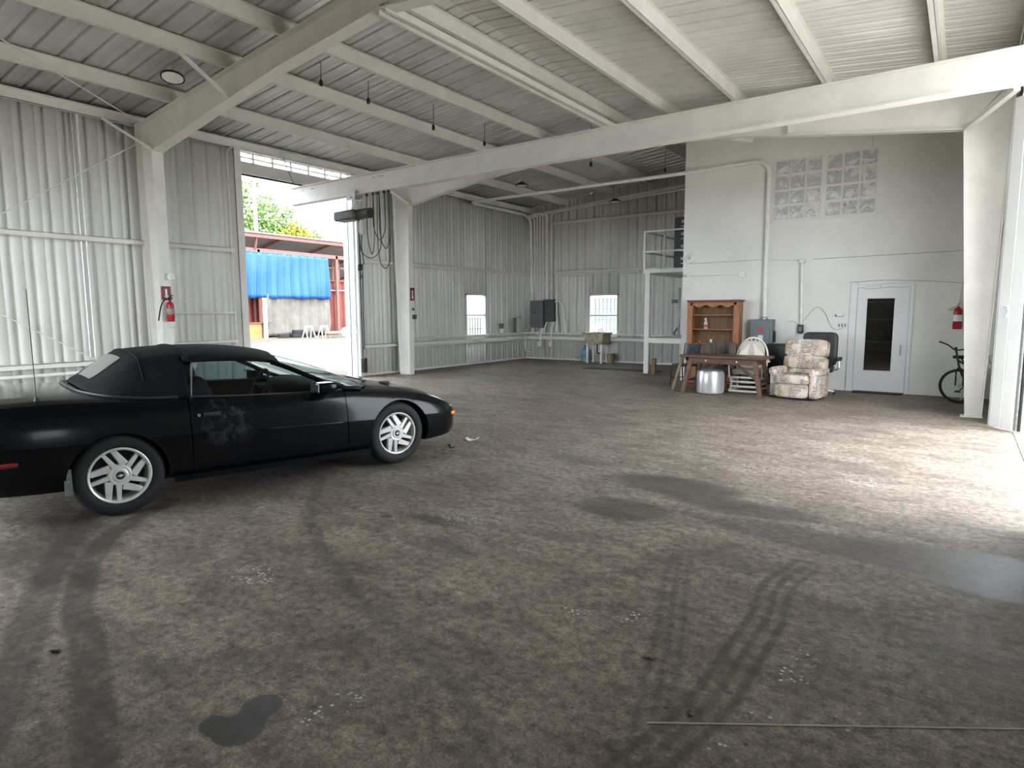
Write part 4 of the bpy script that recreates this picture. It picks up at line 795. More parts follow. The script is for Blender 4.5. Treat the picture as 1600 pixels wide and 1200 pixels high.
MB().tube([(.27, .06, .38)]+arc+[(-.27, .06, .38)], .020, 10).build('back_hoop', CREAMP, t)
for x in (-.20, -.12, -.04, .04, .12, .20): MB().tube([(x*.8, .07, .40), (x, .10+.05, .66+.42*math.sqrt(max(0, 1-(x/.30)**2)))], .011, 8).build('spindle', CREAMP, t)
MB().puff(-.25, .25, .02, .12, .42, 1.02, .6).build('back_cushion', CREAM, t); MB().puff(-.28, .28, -.40, .06, .36, .48, .35).build('seat_cushion', GREYFAB, t)
for s in (-1, 1): MB().prism([(s*.03, .98), (s*.25, .74), (s*.25, .50), (s*.10, .50)], .010, .018, 'y').build('cushion_facing', CREAMP, t)
for s in (-1, 1):
    MB().tube([(s*.33, -.40, .60), (s*.34, .05, .62)], .022).tube([(s*.31, -.36, .30), (s*.33, -.36, .60)], .016).build('armrest', CREAMP, t)
    MB().box(s*.28-.02, s*.28+.02, -.44, .22, .03, .07).build('floor_rail', CREAMP, t); MB().box(s*.27-.015, s*.27+.015, -.40, .16, .25, .30).build('glider_arm', CREAMP, t)
    for y in (-.36, .12): MB().beam((s*.28, y, .05), (s*.27, y*.8, .28), .035, .025).build('swing_link', CREAMP, t)
for y, z in ((-.42, .045), (-.40, .135), (-.38, .225), (-.36, .31), (.15, .06)): MB().box(-.28, .28, y-.012, y+.012, z-.018, z+.018).build('cross_slat', CREAMP, t)
t = thing('tub_chair', 'low brown tub chair with buttoned back behind the desk', 'chair', (-4.12, 13.12, 0))
MB().puff(-.28, .28, -.26, .24, .30, .46, .4).build('seat', BRNFAB, t)
for k, a in enumerate(np.linspace(-.15, PI+.15, 9)):
    x, y = .28*math.cos(a), .06+.24*math.sin(a); MB().puff(x-.075, x+.075, y-.06, y+.06, .34, .955+.02*math.sin(a), .55, 6).build('back_channel', BRNFAB, t)
for s in (-1, 1):
    for y in (-.2, .2): MB().beam((s*.2, y, .32), (s*.25, y*1.15, 0), .04, .04).build('leg', mat('orange_oak', (.34, .13, .04), .45) if (s, y) == (-1, -.2) else HUTCH, t)
t = thing('side_chair', 'navy backed metal side chair at the end of the desk', 'chair', (-4.78, 12.92, 0), -.5)
MB().puff(-.20, .20, -.22, .22, .60-.14, .60-.09, .4, 6).build('seat_pad', BLACK, t)
MB().puff(.16, .22, -.19, .19, .62, .98, .35, 6, M=Matrix.Translation((-.02, 0, 0)) @ Matrix.Rotation(.12, 4, 'Y')).build('backrest', NAVY, t)
for s in (-1, 1):
    MB().tube([(.20, s*.19, 0), (.16, s*.19, .45), (.24, s*.19, .97)], .013, 8).build('rear_leg', BLACK, t); MB().tube([(-.22, s*.19, 0), (-.17, s*.19, .47)], .013, 8).build('front_leg', BLACK, t)
MB().tube([(-.2, -.19, .2), (-.2, .19, .2)], .009, 8).build('stretcher', BLACK, t)
t = thing('brass_stand', 'thin brass stand with candle shaped tip behind the dark desk', 'stand', (-4.50, 13.02, 0))
MB().lathe([(0, 0), (.09, 0), (.09, .012), (.02, .03), (0, .03)], 20).build('base', BRASS, t); MB().tube([(0, 0, .02), (0, 0, .86)], .009, 8).build('pole', BRASS, t); MB().lathe([(0, .86), (.018, .86), (.020, .89), (.012, .92), (.020, .95), (.012, .985), (0, 1.0)], 14).build('tip', mat('amber_tip', (.70, .40, .14), .4), t)
t = thing('desk_ornament', 'small cream knob shaped ornament on the tub chair back', 'ornament', (-4.35, 13.30, .955)); MB().lathe([(0, 0), (.02, .0), (.012, .02), (.026, .04), (.018, .065), (0, .072)], 14).build('ornament_body', CREAMP, t)

# ------------------------------------------------------------------ bicycle half hidden by the column
t = thing('bicycle', 'black bicycle half hidden behind the tapered steel column', 'bicycle', (0, 0, 0))
def wheel(c, ax, r, nm):
    M = Matrix.Translation(c) @ Vector(ax).to_track_quat('Z', 'Y').to_matrix().to_4x4()
    prof = [(r-.02+.022*math.cos(a), .022*math.sin(a)) for a in np.linspace(0, 2*PI, 12, endpoint=False)]
    o = MB().lathe(prof, 40, M, 0, True).build(nm, RUBBER, t)
    MB().lathe([(r-.045, -.012), (r-.03, -.012), (r-.03, .012), (r-.045, .012)], 40, M, 0, True).build('rim', ALLOYD, o)
    mb = MB().lathe([(0, -.04), (.018, -.04), (.018, .04), (0, .04)], 12, M)
    for k in range(20):
        a = 2*PI*k/20; mb.tube([M @ Vector((.017*math.cos(a+.6*(-1)**k), .017*math.sin(a+.6*(-1)**k), .02*(-1)**k)), M @ Vector(((r-.04)*math.cos(a), (r-.04)*math.sin(a), 0))], .0018, 4)
    mb.build('spokes', GALV, o)
wheel((0.0, 13.36, .30), (.12, 1, .05), .30, 'front_wheel'); wheel((.20, 13.92, .29), (1, -.15, 0), .29, 'rear_wheel')
mb = MB()
h0, h1, st, bb, ra = (-.02, 13.40, .62), (-.08, 13.42, .92), (.06, 13.66, .66), (.10, 13.66, .30), (.20, 13.92, .29)
for a, b in ((h0, bb), ((-.04, 13.41, .74), st), (st, bb), (bb, ra), (st, ra)): mb.tube([a, b], .019, 10)
mb.build('frame', BLACK, t)
mb = MB().tube([h0, h1], .018)
for s in (-1, 1): mb.tube([h0, (-.01+s*.05, 13.40+s*-.0, .58), (s*.055, 13.36, .30)], .013, 8)
mb.build('fork', BLACK, t)
MB().tube(smooth_path([(-.33, 13.30, 1.07), (-.20, 13.36, 1.01), (-.10, 13.42, .93), (0, 13.44, .93), (.10, 13.50, .94), (.20, 13.50, .96)]), .013, 8).tube([h1, (-.09, 13.41, .97)], .022).build('handlebar', BLACK, t)
MB().tube([st, (.0, 13.62, .78)], .014).build('seat_post', BLACK, t); MB().puff(-.13, .09, 13.55, 13.70, .76, .82, .6, 6).build('saddle', RUBBER, t)
MB().tube([(.04, 13.6, .30), (.10, 13.66, .30), (.16, 13.7, .30)], .012).tube([(.10, 13.66, .30), (.0, 13.62, .18)], .012).box(-.06, .03, 13.58, 13.66, .16, .19).build('crank', BLACK, t)
MB().tube([(.08, 13.6, .30), (.03, 13.5, .005)], .010).build('kickstand', GALV, t)

# ------------------------------------------------------------------ lamps and pull cords under the roof
def highbay(label, x, y, z, tilt=(0, 0)):
    t = thing('high_bay_lamp', label, 'lamp', (x, y, z)); t.rotation_euler = (tilt[0], tilt[1], 0)
    MB().lathe([(0, .09), (.07, .09), (.10, .05), (.165, .03), (.17, 0), (.155, 0), (.15, .018), (0, .02)], 30).build('housing', BLACK, t)
    MB().lathe([(0, .004), (.148, .004), (.148, .012), (0, .012)], 30).build('lens', mat('lamp_lens', (.88, .88, .86), .35, var=.06), t)
    zt = roof_z(x)-z; MB().tube([(0, 0, .09), (0, 0, zt)], .008, 6).tube([(-.06, 0, .09), (0, 0, .16), (.06, 0, .09)], .007, 6).build('hanger', GALV, t)
highbay('round black rimmed lamp under the roof over the car', -10.0, 5.10, 5.17, (-.16, -.20))
highbay('round lamp hanging high in front of the side wall window', -9.73, 14.0, 4.93); highbay('round lamp hanging above the grey electric panels', -8.3, 16.6, 4.72)
for lab, x, y, zl in (('first cord pendant from the corner frame', -8.42, 6.61, 5.20), ('second cord pendant from the corner frame', -8.45, 7.60, 5.19), ('third cord pendant from the corner frame', -8.42, 9.18, 5.11), ('fourth cord pendant, nearest the second frame', -8.39, 10.71, 5.13)):
    t = thing('cord_pendant', 'black lamp socket on a thin cord, '+lab.replace(' pendant', ''), 'pendant', (x, y, zl), 0, 'cord pendants under the roof')
    MB().tube([(0, 0, .05), (.01, 0, roof_z(x)-zl)], .006, 6).build('cord', CORDM, t); MB().lathe([(0, -.05), (.028, -.05), (.032, .0), (.022, .035), (.008, .055), (0, .055)], 14).build('socket', BLACK, t)
for x, y, z, lb in ((-6.9, 12.6, 4.85, 'short black socket on the roof just past the second frame'), (-6.0, 14.6, 4.95, 'black socket hanging near the free edge of the block wall')):
    t = thing('cord_pendant', lb, 'pendant', (x, y, z)); MB().tube([(0, 0, .05), (.01, 0, roof_z(x)-z)], .006, 6).build('cord', CORDM, t); MB().lathe([(0, -.05), (.028, -.05), (.032, .0), (.022, .035), (.008, .055), (0, .055)], 14).build('socket', BLACK, t)

# ------------------------------------------------------------------ scraps on the floor
SCR = mat('white_scrap_paper', (.78, .78, .76), .7)
def scrap(label, x, y, w_, l_, m, rz, curl=.008, nm='paper_scrap', cat='scrap'):
    n = 6; rows = [[((u/n-.5)*w_+.01*rnd.uniform(-1, 1), (v/n-.5)*l_+.008*rnd.uniform(-1, 1), .003+curl*(abs(u/n-.5)*2)**2+.002*rnd.random()) for v in range(n+1)] for u in range(n+1)]
    o = MB().grid(rows).build(nm, m, loc=(x, y, 0), rot=(0, 0, rz)); s_ = o.modifiers.new('s', 'SOLIDIFY'); s_.thickness = .003; s_.offset = 1
    return tag(o, label, cat)
scrap('crumpled white paper scrap on the floor ahead of the car', -4.98, 6.04, .16, .10, SCR, .3, .03)
scrap('dark bent strip of rubber on the floor ahead of the car', -4.90, 5.55, .18, .03, BLACK, -.5, .03, 'rubber_strip', 'strip')
scrap('small dark leaf lying on the floor behind the car', -3.45, 1.02, .035, .02, BLACK, .8, .006, 'dry_leaf', 'leaf')
scrap('small pale leaf near the long tyre tread print', -1.10, 2.62, .05, .02, RAWWOOD, .2, .006, 'dry_leaf', 'leaf')
scrap('brown leaf at the front end of the tyre tread print', -.80, 2.33, .035, .018, RAWWOOD, 2.0, .004, 'dry_leaf', 'leaf')

# ------------------------------------------------------------------ the car (local axes: x to its right side, y forward, rear axle at y = 0.03)
CDIR = Vector((.547, 2.521, 0)).normalized(); CNRM = Vector((CDIR.y, -CDIR.x, 0))
car_o = Vector((-5.388, 2.104, 0))-CNRM*.905
CAR = thing('convertible_car', 'black two door convertible car with closed soft top parked on the concrete', 'car', car_o, math.atan2(CNRM.y, CNRM.x))
def hermite(xs, ys, x):
    xs = np.asarray(xs, float); ys = np.asarray(ys, float); d = np.diff(ys)/np.diff(xs); m = np.zeros(len(xs))
    m[0], m[-1] = d[0], d[-1]
    for i in range(1, len(xs)-1): m[i] = 0 if d[i-1]*d[i] <= 0 else 2*d[i-1]*d[i]/(d[i-1]+d[i])
    k = np.clip(np.searchsorted(xs, x)-1, 0, len(xs)-2); h = xs[k+1]-xs[k]; t = (x-xs[k])/h
    return (2*t**3-3*t**2+1)*ys[k]+(t**3-2*t**2+t)*h*m[k]+(-2*t**3+3*t**2)*ys[k+1]+(t**3-t**2)*h*m[k+1]
BT = np.array([  # y, half width, bottom, crease, shoulder, top
    (-1.27, .60, .46, .62, .84, .88), (-1.22, .74, .40, .63, .90, .945), (-1.10, .85, .335, .64, .935, .985), (-.8, .905, .29, .645, .945, 1.0), (-.45, .93, .265, .625, .945, 1.01),
    (0, .94, .25, .61, .925, .985), (.5, .945, .24, .595, .895, .93), (1.0, .948, .232, .575, .868, .90), (1.6, .948, .218, .55, .845, .875), (2.0, .945, .208, .53, .835, .872),
    (2.3, .94, .20, .515, .805, .87), (2.6, .93, .196, .505, .765, .845), (3.0, .90, .195, .49, .69, .775), (3.25, .85, .20, .475, .615, .695), (3.42, .76, .21, .462, .555, .61),
    (3.55, .60, .23, .455, .52, .545), (3.62, .42, .26, .45, .495, .51), (3.66, .20, .30, .44, .47, .48)])
def section(y):
    W, zb, zc, zs, zt = [float(hermite(BT[:, 0], BT[:, k], y)) for k in range(1, 6)]
    zc = min(zc, zs-.012); q = min(1, max(0, (3.3-y)/.3)); st = .010*q
    pts = [(0, zb), (.45*W, zb), (.80*W, zb), (.925*W, zb+.008), (.958*W, zb+.045), (.978*W, zb+.30*(zc-zb)), (.992*W, zb+.65*(zc-zb)), (1.0*W, zc-.012), (1.0*W, zc), (1.0*W-st, zc+.006),
           (.992*W-st, zc+.30*(zs-zc)), (.978*W-st, zc+.58*(zs-zc)), (.955*W-st, zc+.82*(zs-zc)), (.925*W-st, zs-.012*(zs-zc)), (.885*W, zs+.10*(zt-zs)+.004), (.82*W, zs+.34*(zt-zs)), (.66*W, zs+.66*(zt-zs)), (.42*W, zs+.90*(zt-zs)), (.2*W, zs+.98*(zt-zs)), (0, zt)]
    return pts
YD0, YD1 = .563, 2.0
ys_ = sorted(set([round(v, 4) for v in list(np.arange(-1.27, 3.66, .055))+[YD0-.004, YD0+.004, YD1-.004, YD1+.004, 3.64, 3.66, 3.60, 2.05, .45] if not any(abs(v-d) < .02 and abs(v-d) > .0041 for d in (YD0, YD1))]))
rows = []
for y in ys_:
    h = section(y); rows.append([(x, y, z) for x, z in h]+[(-x, y, z) for x, z in h[-2:0:-1]])
mb = MB(); n = len(rows[0]); f = []
for i in range(len(rows)-1):
    for j in range(n): f.append((i*n+j, i*n+(j+1) % n, (i+1)*n+(j+1) % n, (i+1)*n+j))
mb.add([p for r in rows for p in r], f+[tuple(range(n)), tuple(range((len(rows)-1)*n, len(rows)*n))])
body = mb.build('body', [PAINT, BLACK], flat=True)
WH = ((.03, .315, .362), (2.62, .318, .374))
cut = MB()
for wy, wz, wr in WH:
    for s in (-1, 1): cut.tube([(s*.60, wy, wz), (s*1.2, wy, wz)], wr, 56)
cuto = cut.build('cutter', [BLACK], flat=True)
bo = body.modifiers.new('b', 'BOOLEAN'); bo.object = cuto; bo.operation = 'DIFFERENCE'; bo.solver = 'EXACT'
dg = bpy.context.evaluated_depsgraph_get(); me2 = bpy.data.meshes.new_from_object(body.evaluated_get(dg))
bpy.data.objects.remove(body); bpy.data.objects.remove(cuto)
src = bmesh.new(); src.from_mesh(me2)
def region(c, nrm):
    x, y, z = abs(c.x), c.y, c.z
    for wy, wz, wr in WH:
        if math.hypot(y-wy, z-wz) < wr+.004 and x < .99: return 'body_shell'
    if (abs(y-YD0) < .0041 or abs(y-YD1) < .0041) and x > .6 and z > .232: return None
    if .45 < y < 2.05 and x < .79 and z > .78: return None
    if YD0 < y < YD1 and x > .6 and z > .232 and nrm.z > -.7: return 'door_right' if c.x > 0 else 'door_left'
    if y > 3.24: return 'front_bumper'
    if 2.2 < y and x < .62 and z > .55: return 'hood'
    if y < -.50 and x < .66 and z > .9: return 'trunk_lid'
    if y < -.62 and z < .60: return 'rear_bumper'
    return 'body_shell'
sets = {}
for fc in src.faces: sets.setdefault(region(fc.calc_center_median(), fc.normal), []).append([v.co.copy() for v in fc.verts])
for key, polys in sets.items():
    if key is None: continue
    mb = MB()
    for vs in polys: mb.add(vs, [tuple(range(len(vs)))], 0)
    for k, fidx in enumerate(mb.f):
        c = sum((Vector(mb.v[i]) for i in fidx), Vector())/len(fidx)
        if any(math.hypot(c.y-wy, c.z-wz) < wr+.004 and abs(c.x) < .90 for wy, wz, wr in WH) and key != 'hood': mb.m[k] = 1
    nm = {'door_right': 'door', 'door_left': 'door'}.get(key, key)
    me = bpy.data.meshes.new(nm); me.from_pydata([tuple(p) for p in mb.v], [], mb.f); me.materials.append(PAINT); me.materials.append(BLACK); me.polygons.foreach_set('material_index', mb.m)
    b2 = bmesh.new(); b2.from_mesh(me); bmesh.ops.remove_doubles(b2, verts=b2.verts, dist=2e-5); b2.to_mesh(me); b2.free()
    me.polygons.foreach_set('use_smooth', [True]*len(me.polygons)); me.set_sharp_from_angle(angle=math.radians(28))
    o = bpy.data.objects.new(nm, me); COL.objects.link(o); o.parent = CAR
    if key.startswith('door'):
        sg = 1 if key == 'door_right' else -1
        X0 = .928
        MB().box(sg*X0-.004, sg*X0+.022, .66, .80, .745, .775).box(sg*X0-.004, sg*X0+.012, .62, .84, .735, .742).build('door_handle', BLACK, o, bev=.006)
        MB().tube([(sg*(X0+.004), .625, .758), (sg*(X0+.018), .625, .758)], .014, 14).build('lock', GREYTRIM, o)
src.free()
# sill line, floor pan, cabin
MB().box(-.86, .86, .35, 2.25, .24, .27).box(-.80, .80, .40, .46, .27, .86).box(-.80, .80, 2.05, 2.12, .27, .84).build('floor_pan', DARK, CAR)
MB().puff(-.78, .78, 1.78, 2.20, .60, .90, .5).build('dashboard', DARK, CAR)
for s in (-1, 1):
    st = MB().puff(s*.37-.25, s*.37+.25, .85, 1.40, .36, .56, .4).build('seat', DARK, CAR)
    Mx = Matrix.Translation((0, .88, .5)) @ Matrix.Rotation(.32, 4, 'X'); MB().puff(s*.37-.25, s*.37+.25, -.10, .10, -.02, .56, .4, M=Mx).build('seat_back', DARK, st); MB().puff(s*.37-.13, s*.37+.13, -.06, .06, .56, .72, .5, M=Mx).build('headrest', DARK, st)
MB().tube([(-.37+.18*math.cos(a), 1.62+.07*math.sin(a), .83+.165*math.sin(a)) for a in np.linspace(0, 2*PI, 28, endpoint=False)], .014, 8, 0, True).tube([(-.37, 1.62, .83), (-.37, 1.85, .76)], .04, 10).beam((-.54, 1.62, .83), (-.20, 1.62, .83), .03, .02).build('steering_wheel', DARK, CAR)
# soft top
ST = np.array([  # y, centre z, edge half width, edge z, base half width, base z
    (-.13, 1.005, .30, 1.010, .36, 1.000), (-.11, 1.022, .42, 1.020, .50, .992), (-.05, 1.062, .50, 1.045, .64, .978), (.03, 1.122, .545, 1.092, .755, .955), (.11, 1.187, .57, 1.145, .80, .937), (.19, 1.247, .585, 1.192, .81, .927),
    (.255, 1.285, .59, 1.222, .813, .922), (.34, 1.300, .595, 1.243, .816, .915), (.60, 1.318, .60, 1.255, .82, .90), (.64, 1.318, .60, 1.255, .70, 1.175)])
def st_row(y, zc, we, ze, wb, zb):
    half = []
    for s in np.linspace(0, 1, 10):
        half.append((we*s, zc-(zc-ze)*(s**2.6)))
    for s in np.linspace(0, 1, 8)[1:]:
        k = .035*math.sin(PI*s)
        half.append((we+(wb-we)*s**1.15+k*(wb > .3), ze+(zb-ze)*s))
    return [(-x, y, z) for x, z in half[:0:-1]]+[(x, y, z) for x, z in half]
rows = [st_row(y, *[float(hermite(ST[:-1, 0], ST[:-1, k], y)) for k in range(1, 6)]) for y in list(np.linspace(-.13, .60, 34))]
mb = MB().grid(rows)
FT = np.array([(.60, 1.318, .60, 1.255, .665, 1.19), (.90, 1.316, .60, 1.248, .66, 1.185), (1.15, 1.298, .59, 1.228, .655, 1.172), (1.32, 1.270, .58, 1.200, .65, 1.150), (1.42, 1.245, .565, 1.175, .645, 1.130), (1.47, 1.215, .55, 1.150, .64, 1.115)])
rows = []
for y in np.linspace(.60, 1.47, 22):
    p = [float(hermite(FT[:, 0], FT[:, k], y)) for k in range(1, 6)]; r = st_row(y, *p)
    bow = .06*max(0, (y-.9)/.57); rows.append([(a, b+bow*(1-min(1, abs(a)/.6)**2), c) for a, b, c in r])
mb.grid(rows)
o = mb.build('soft_top', CLOTHTOP, CAR, ang=50); sd = o.modifiers.new('s', 'SOLIDIFY'); sd.thickness = .012; sd.offset = -1
for y in (.27, .64): MB().tube([(x, yy, z+.004) for x, yy, z in st_row(y, *([float(hermite(ST[:-1, 0], ST[:-1, k], y)) for k in range(1, 6)] if y < .5 else [1.318, .60, 1.255, .665, 1.19]))][3:-3], .007, 6).build('top_seam', CLOTHTOP, o)
r0 = []
for t_ in np.linspace(0, 1, 9):
    y = -.045+.23*t_; p = [float(hermite(ST[:-1, 0], ST[:-1, k], y)) for k in range(1, 6)]
    q_ = .60 if 0 < t_ < 1 else .57; r0.append([(p[1]*q_*s, y, p[0]-(p[0]-p[2])*abs(s*q_)**2.6+.008) for s in np.linspace(-1, 1, 15)])
MB().grid(r0).build('rear_window', PLASTICW, o)
MB().tube(smooth_path([(-.825, .50, .912), (-.818, .20, .932), (-.75, .0, .960), (-.55, -.14, .990), (-.30, -.175, 1.003), (0, -.185, 1.008), (.30, -.175, 1.003), (.55, -.14, .990), (.75, .0, .960), (.818, .20, .932), (.825, .50, .912)]), .014, 8).build('top_rail_trim', BLACK, CAR)
# side glass, pillars, windscreen
def gp(s, y, z): return (s*(.815-(z-.87)*.52), y, z)
for s in (-1, 1):
    rows = []
    for y in np.linspace(.625, 2.0, 16):
        zt = float(np.interp(y, [.625, .68, 1.2, 1.40, 1.62, 1.85, 2.0], [1.0, 1.185, 1.17, 1.125, 1.03, .915, .855])); zb = float(np.interp(y, [.6, 2.0], [.885, .84]))
        rows.append([gp(s, y, zb+(zt-zb)*k/5) for k in range(6)])
    MB().grid(rows).build('side_window', CGLASS, CAR)
    MB().tube([gp(s, y, z) for y, z in ((1.36, 1.155), (1.46, 1.115), (1.64, 1.03), (1.86, .92), (2.02, .86), (2.20, .845))], .024, 10).build('windscreen_pillar', PAINT, CAR)
    MB().tube([gp(s, y, z) for y, z in ((.58, .905), (1.0, .878), (1.5, .858), (2.0, .85))], .011, 8).build('belt_seal', BLACK, CAR)
    MB().tube([gp(s, y, z) for y, z in ((.605, .89), (.625, 1.0), (.665, 1.175))], .010, 8).build('glass_seal', GREYTRIM, CAR)
    MB().add([gp(s*1.01, .50, .90), gp(s*1.01, .605, .89), gp(s*1.01, .575, 1.02)], [(0, 1, 2)]).add([gp(s*.99, .50, .90), gp(s*.99, .605, .89), gp(s*.99, .575, 1.02)], [(2, 1, 0)]).build('quarter_trim', GREYTRIM, CAR)
    mr = MB().puff(s*.95-.10, s*.95+.10, 1.66, 1.86, .855, .955, .45, 7).box(min(s*.80, s*.90), max(s*.80, s*.90), 1.76, 1.86, .85, .89).build('side_mirror', PAINT, CAR)
    MB().box(s*.95-.085, s*.95+.085, 1.652, 1.662, .868, .942).build('mirror_glass', CHROME, mr)
rows = []
for v in np.linspace(0, 1, 9):
    r = []
    for u in np.linspace(-1, 1, 15):
        c = 1-abs(u)**2.2; hw = .565+(.755-.565)*v; y = (1.40+.12*c)+((2.20+.25*c)-(1.40+.12*c))*v; z = (1.155+.055*c)+((.855+.02*c)-(1.155+.055*c))*v
        r.append((hw*u, y, z+.02*math.sin(PI*v)*c))
    rows.append(r)
MB().grid(rows).build('windscreen', glass('windscreen_glass', (.62, .72, .68)), CAR)
MB().tube([(p[0], p[1], p[2]) for p in rows[0]], .022, 8).build('windscreen_header', PAINT, CAR)
mb = MB()
rows = []
for v in (0, 1):
    r = []
    for u in np.linspace(-1, 1, 15):
        c = 1-abs(u)**2.2; r.append(((.79-.05*v)*u, 2.17+.26*c+v*.12, .842+.02*c+v*.0+.006))
    rows.append(r)
MB().grid(rows).build('cowl_panel', BLACK, CAR)
MB().tube([(.55, 2.42, .885), (.1, 2.36, .915), (-.2, 2.30, .93)], .008, 6).tube([(-.05, 2.46, .88), (-.5, 2.36, .90), (-.70, 2.22, .91)], .008, 6).beam((.60, 2.36, .885), (.36, 2.46, .905), .025, .02).build('wiper', BLACK, CAR)
MB().box(.30, .42, 2.72, 2.80, .812, .838).build('washer_nozzle', BLACK, CAR, bev=.01)
# lights, spoiler, antenna
for s in (-1, 1):
    MB().puff(s*.705-.075, s*.705+.075, 3.36, 3.46, .425, .475, .5, 6).build('marker_lamp', AMBER, CAR); MB().puff(s*.925-.012, s*.925+.012, -.78, -.60, .515, .55, .5, 5).build('rear_marker_lamp', REDLENS, CAR)
    MB().puff(s*.54-.12, s*.54+.12, 3.30, 3.47, .51, .572, .5, 6).build('headlamp', BLACK, CAR)
    MB().puff(s*.55-.2, s*.55+.2, -1.275, -1.20, .66, .80, .4, 6).build('tail_lamp', REDLENS, CAR)
rows = []
for v in np.linspace(0, 1, 9):
    a = 2*PI*v; rows.append([((.80 if abs(u) < 1 else .80)*u, -1.10-.02*abs(u)**3*-4+.15*math.cos(a)*(1-.2*abs(u)**4), 1.045+.025*math.sin(a)-.05*abs(u)**6) for u in np.linspace(-1, 1, 17)])
MB().grid(rows).box(-.5, -.44, -1.16, -1.02, .97, 1.04).box(.44, .5, -1.16, -1.02, .97, 1.04).box(-.83, -.76, -1.2, -1.0, .93, 1.03).box(.76, .83, -1.2, -1.0, .93, 1.03).build('rear_spoiler', PAINT, CAR)
MB().lathe([(0, 0), (.022, 0), (.016, .02), (.006, .04), (0, .04)], 14, Matrix.Translation((.76, -.45, .957))).tube([(.76, -.45, .98), (.762, -.452, 1.80)], .0028, 6).build('antenna', BLACK, CAR)
MB().tube([(.937, .70, .585), (.942, 1.3, .563), (.940, 1.95, .535)], .004, 6).tube([(-.937, .70, .585), (-.942, 1.3, .563), (-.940, 1.95, .535)], .004, 6).build('crease_highlight', GREYTRIM, CAR)  # grey line painting the light that the door crease catches
for s in (-1, 1): MB().beam((s*.90, .42, .236), (s*.90, 2.25, .200), .05, .05).build('sill_trim', PAINT, CAR); MB().box(s*.90-.01, s*.90+.01, -.34, -.29, .24, .44).build('mud_flap', GREYTRIM, CAR)
# wheels
def car_wheel(yc, s):
    R = .333
    M = Matrix.Translation((s*.795, yc, R)) @ Matrix.Rotation(s*PI/2, 4, 'Y')            # local z = outwards
    prof = [(.222, .085), (.235, .100), (.262, .108), (.292, .106), (.315, .094), (.328, .075), (.333, .045), (.333, -.045), (.326, -.08), (.30, -.105), (.235, -.10), (.222, -.085)]
    ty = MB().lathe(prof, 64, M, 0, True).build('tyre', RUBBER, CAR, ang=60)
    MB().lathe([(.224, .085), (.226, .098), (.218, .103), (.208, .098), (.202, .080), (.200, -.085), (.21, -.085), (.212, .075)], 64, M, 0, True).build('rim_barrel', ALLOY, ty)
    MB().lathe([(0, -.02), (.19, -.02), (.19, -.03), (0, -.03)], 40, M).build('brake_disc', ALLOYD, ty)
    mb = MB(); ph = -PI/2-.02
    for k in range(5):
        a = ph+2*PI*k/5; d = Vector((math.cos(a), math.sin(a))); q = Vector((d.y, -d.x)) if True else d
        for off, hw, z1 in ((.085, .024, .082), (.012, .017, .082)):
            p0, p1 = .045, math.sqrt(.206**2-off*off)
            c0 = [d*p0+q*(off*.92-hw*1.25), d*p0+q*(off*.92+hw*1.25)]; c1 = [d*p1+q*(off-hw*.85), d*p1+q*(off+hw*.85)]
            loc = [(*c0[0], .050), (*c0[1], .050), (*c1[1], .040), (*c1[0], .040), (*c0[0], z1+.006), (*c0[1], z1+.006), (*c1[1], z1), (*c1[0], z1)]
            # local x axis of the wheel plane runs backwards on the right side, so mirror it to keep the swirl
            vv = [M @ Vector((p[1]*-1, p[0]*s*-1 if False else p[0]*s, p[2])) for p in loc]
            mb.add(vv, [(0, 1, 2, 3), (7, 6, 5, 4), (0, 4, 5, 1), (1, 5, 6, 2), (2, 6, 7, 3), (3, 7, 4, 0)])
    mb.lathe([(.0, .095), (.05, .095), (.055, .088), (.078, .090), (.088, .078), (.090, .04), (0, .04)], 40, M)
    mb.build('spokes', ALLOY, ty, bev=.003)
    MB().lathe([(0, .099), (.030, .098), (.034, .094), (0, .094)], 28, M).build('hub_cap', BLACK, ty)
    em = MB(); e = [(-.024, -.004), (-.012, -.004), (-.010, -.010), (.006, -.010), (.006, -.004), (.024, .002), (.024, .006), (.008, .005), (.006, .011), (-.010, .011), (-.011, .005), (-.022, .003)]
    em.prism(e, .0992, .1004, 'z', M=M @ Matrix.Rotation(-PI/2, 4, 'Z')).build('emblem', ALLOY, ty, flat=True)
    return ty
for yc in (.03, 2.59):
    for s in (1, -1): car_wheel(yc, s)

# ------------------------------------------------------------------ outside: yard, red shed with curtains, trees, pole, wires
def yard_z(x): return .32*max(0, min(1, (-13-x)/17)) if x < -13 else -.02
rows = [[(x, y, yard_z(x)) for y in (-60, -10, 5, 12, 18, 25, 40, 120)] for x in (-90, -30, -24, -18, -13, XL-.02)]
struct(MB().grid(rows).build('ground_yard', YARD)); struct(MB().grid([[(x, y, -.03) for y in (-60, 120)] for x in (XR+.25, 60)]).build('ground_apron', APRON)); struct(MB().grid([[(x, y, -.04) for y in (YF+.05, 70)] for x in (XL, XR+.3)]).build('ground_back_lot', YARD)); struct(MB().grid([[(x, y, -.04) for y in (-60, YN-.05)] for x in (XL, XR+.3)]).build('ground_front_lot', YARD))
XS = -30.0
t = thing('open_shed', 'long open shed with sloping metal roof and faded red steel beams in the yard', 'shed', (XS, 22, 0))
MB().add([(0.5, -12, 5.70), (.5, 12, 5.62), (-9, 12, 3.9), (-9, -12, 3.95), (0.5, -12, 5.76), (.5, 12, 5.68), (-9, 12, 3.96), (-9, -12, 4.01)], [(0, 1, 2, 3), (7, 6, 5, 4), (0, 4, 5, 1), (1, 5, 6, 2), (2, 6, 7, 3), (3, 7, 4, 0)]).build('roof', RIBLET, t)
MB().beam((.35, -12, 5.58), (.35, 12, 5.50), .12, .16).beam((0, -12, 4.93), (0, 12, 4.74), .14, .20).build('front_beam', PINKB, t)
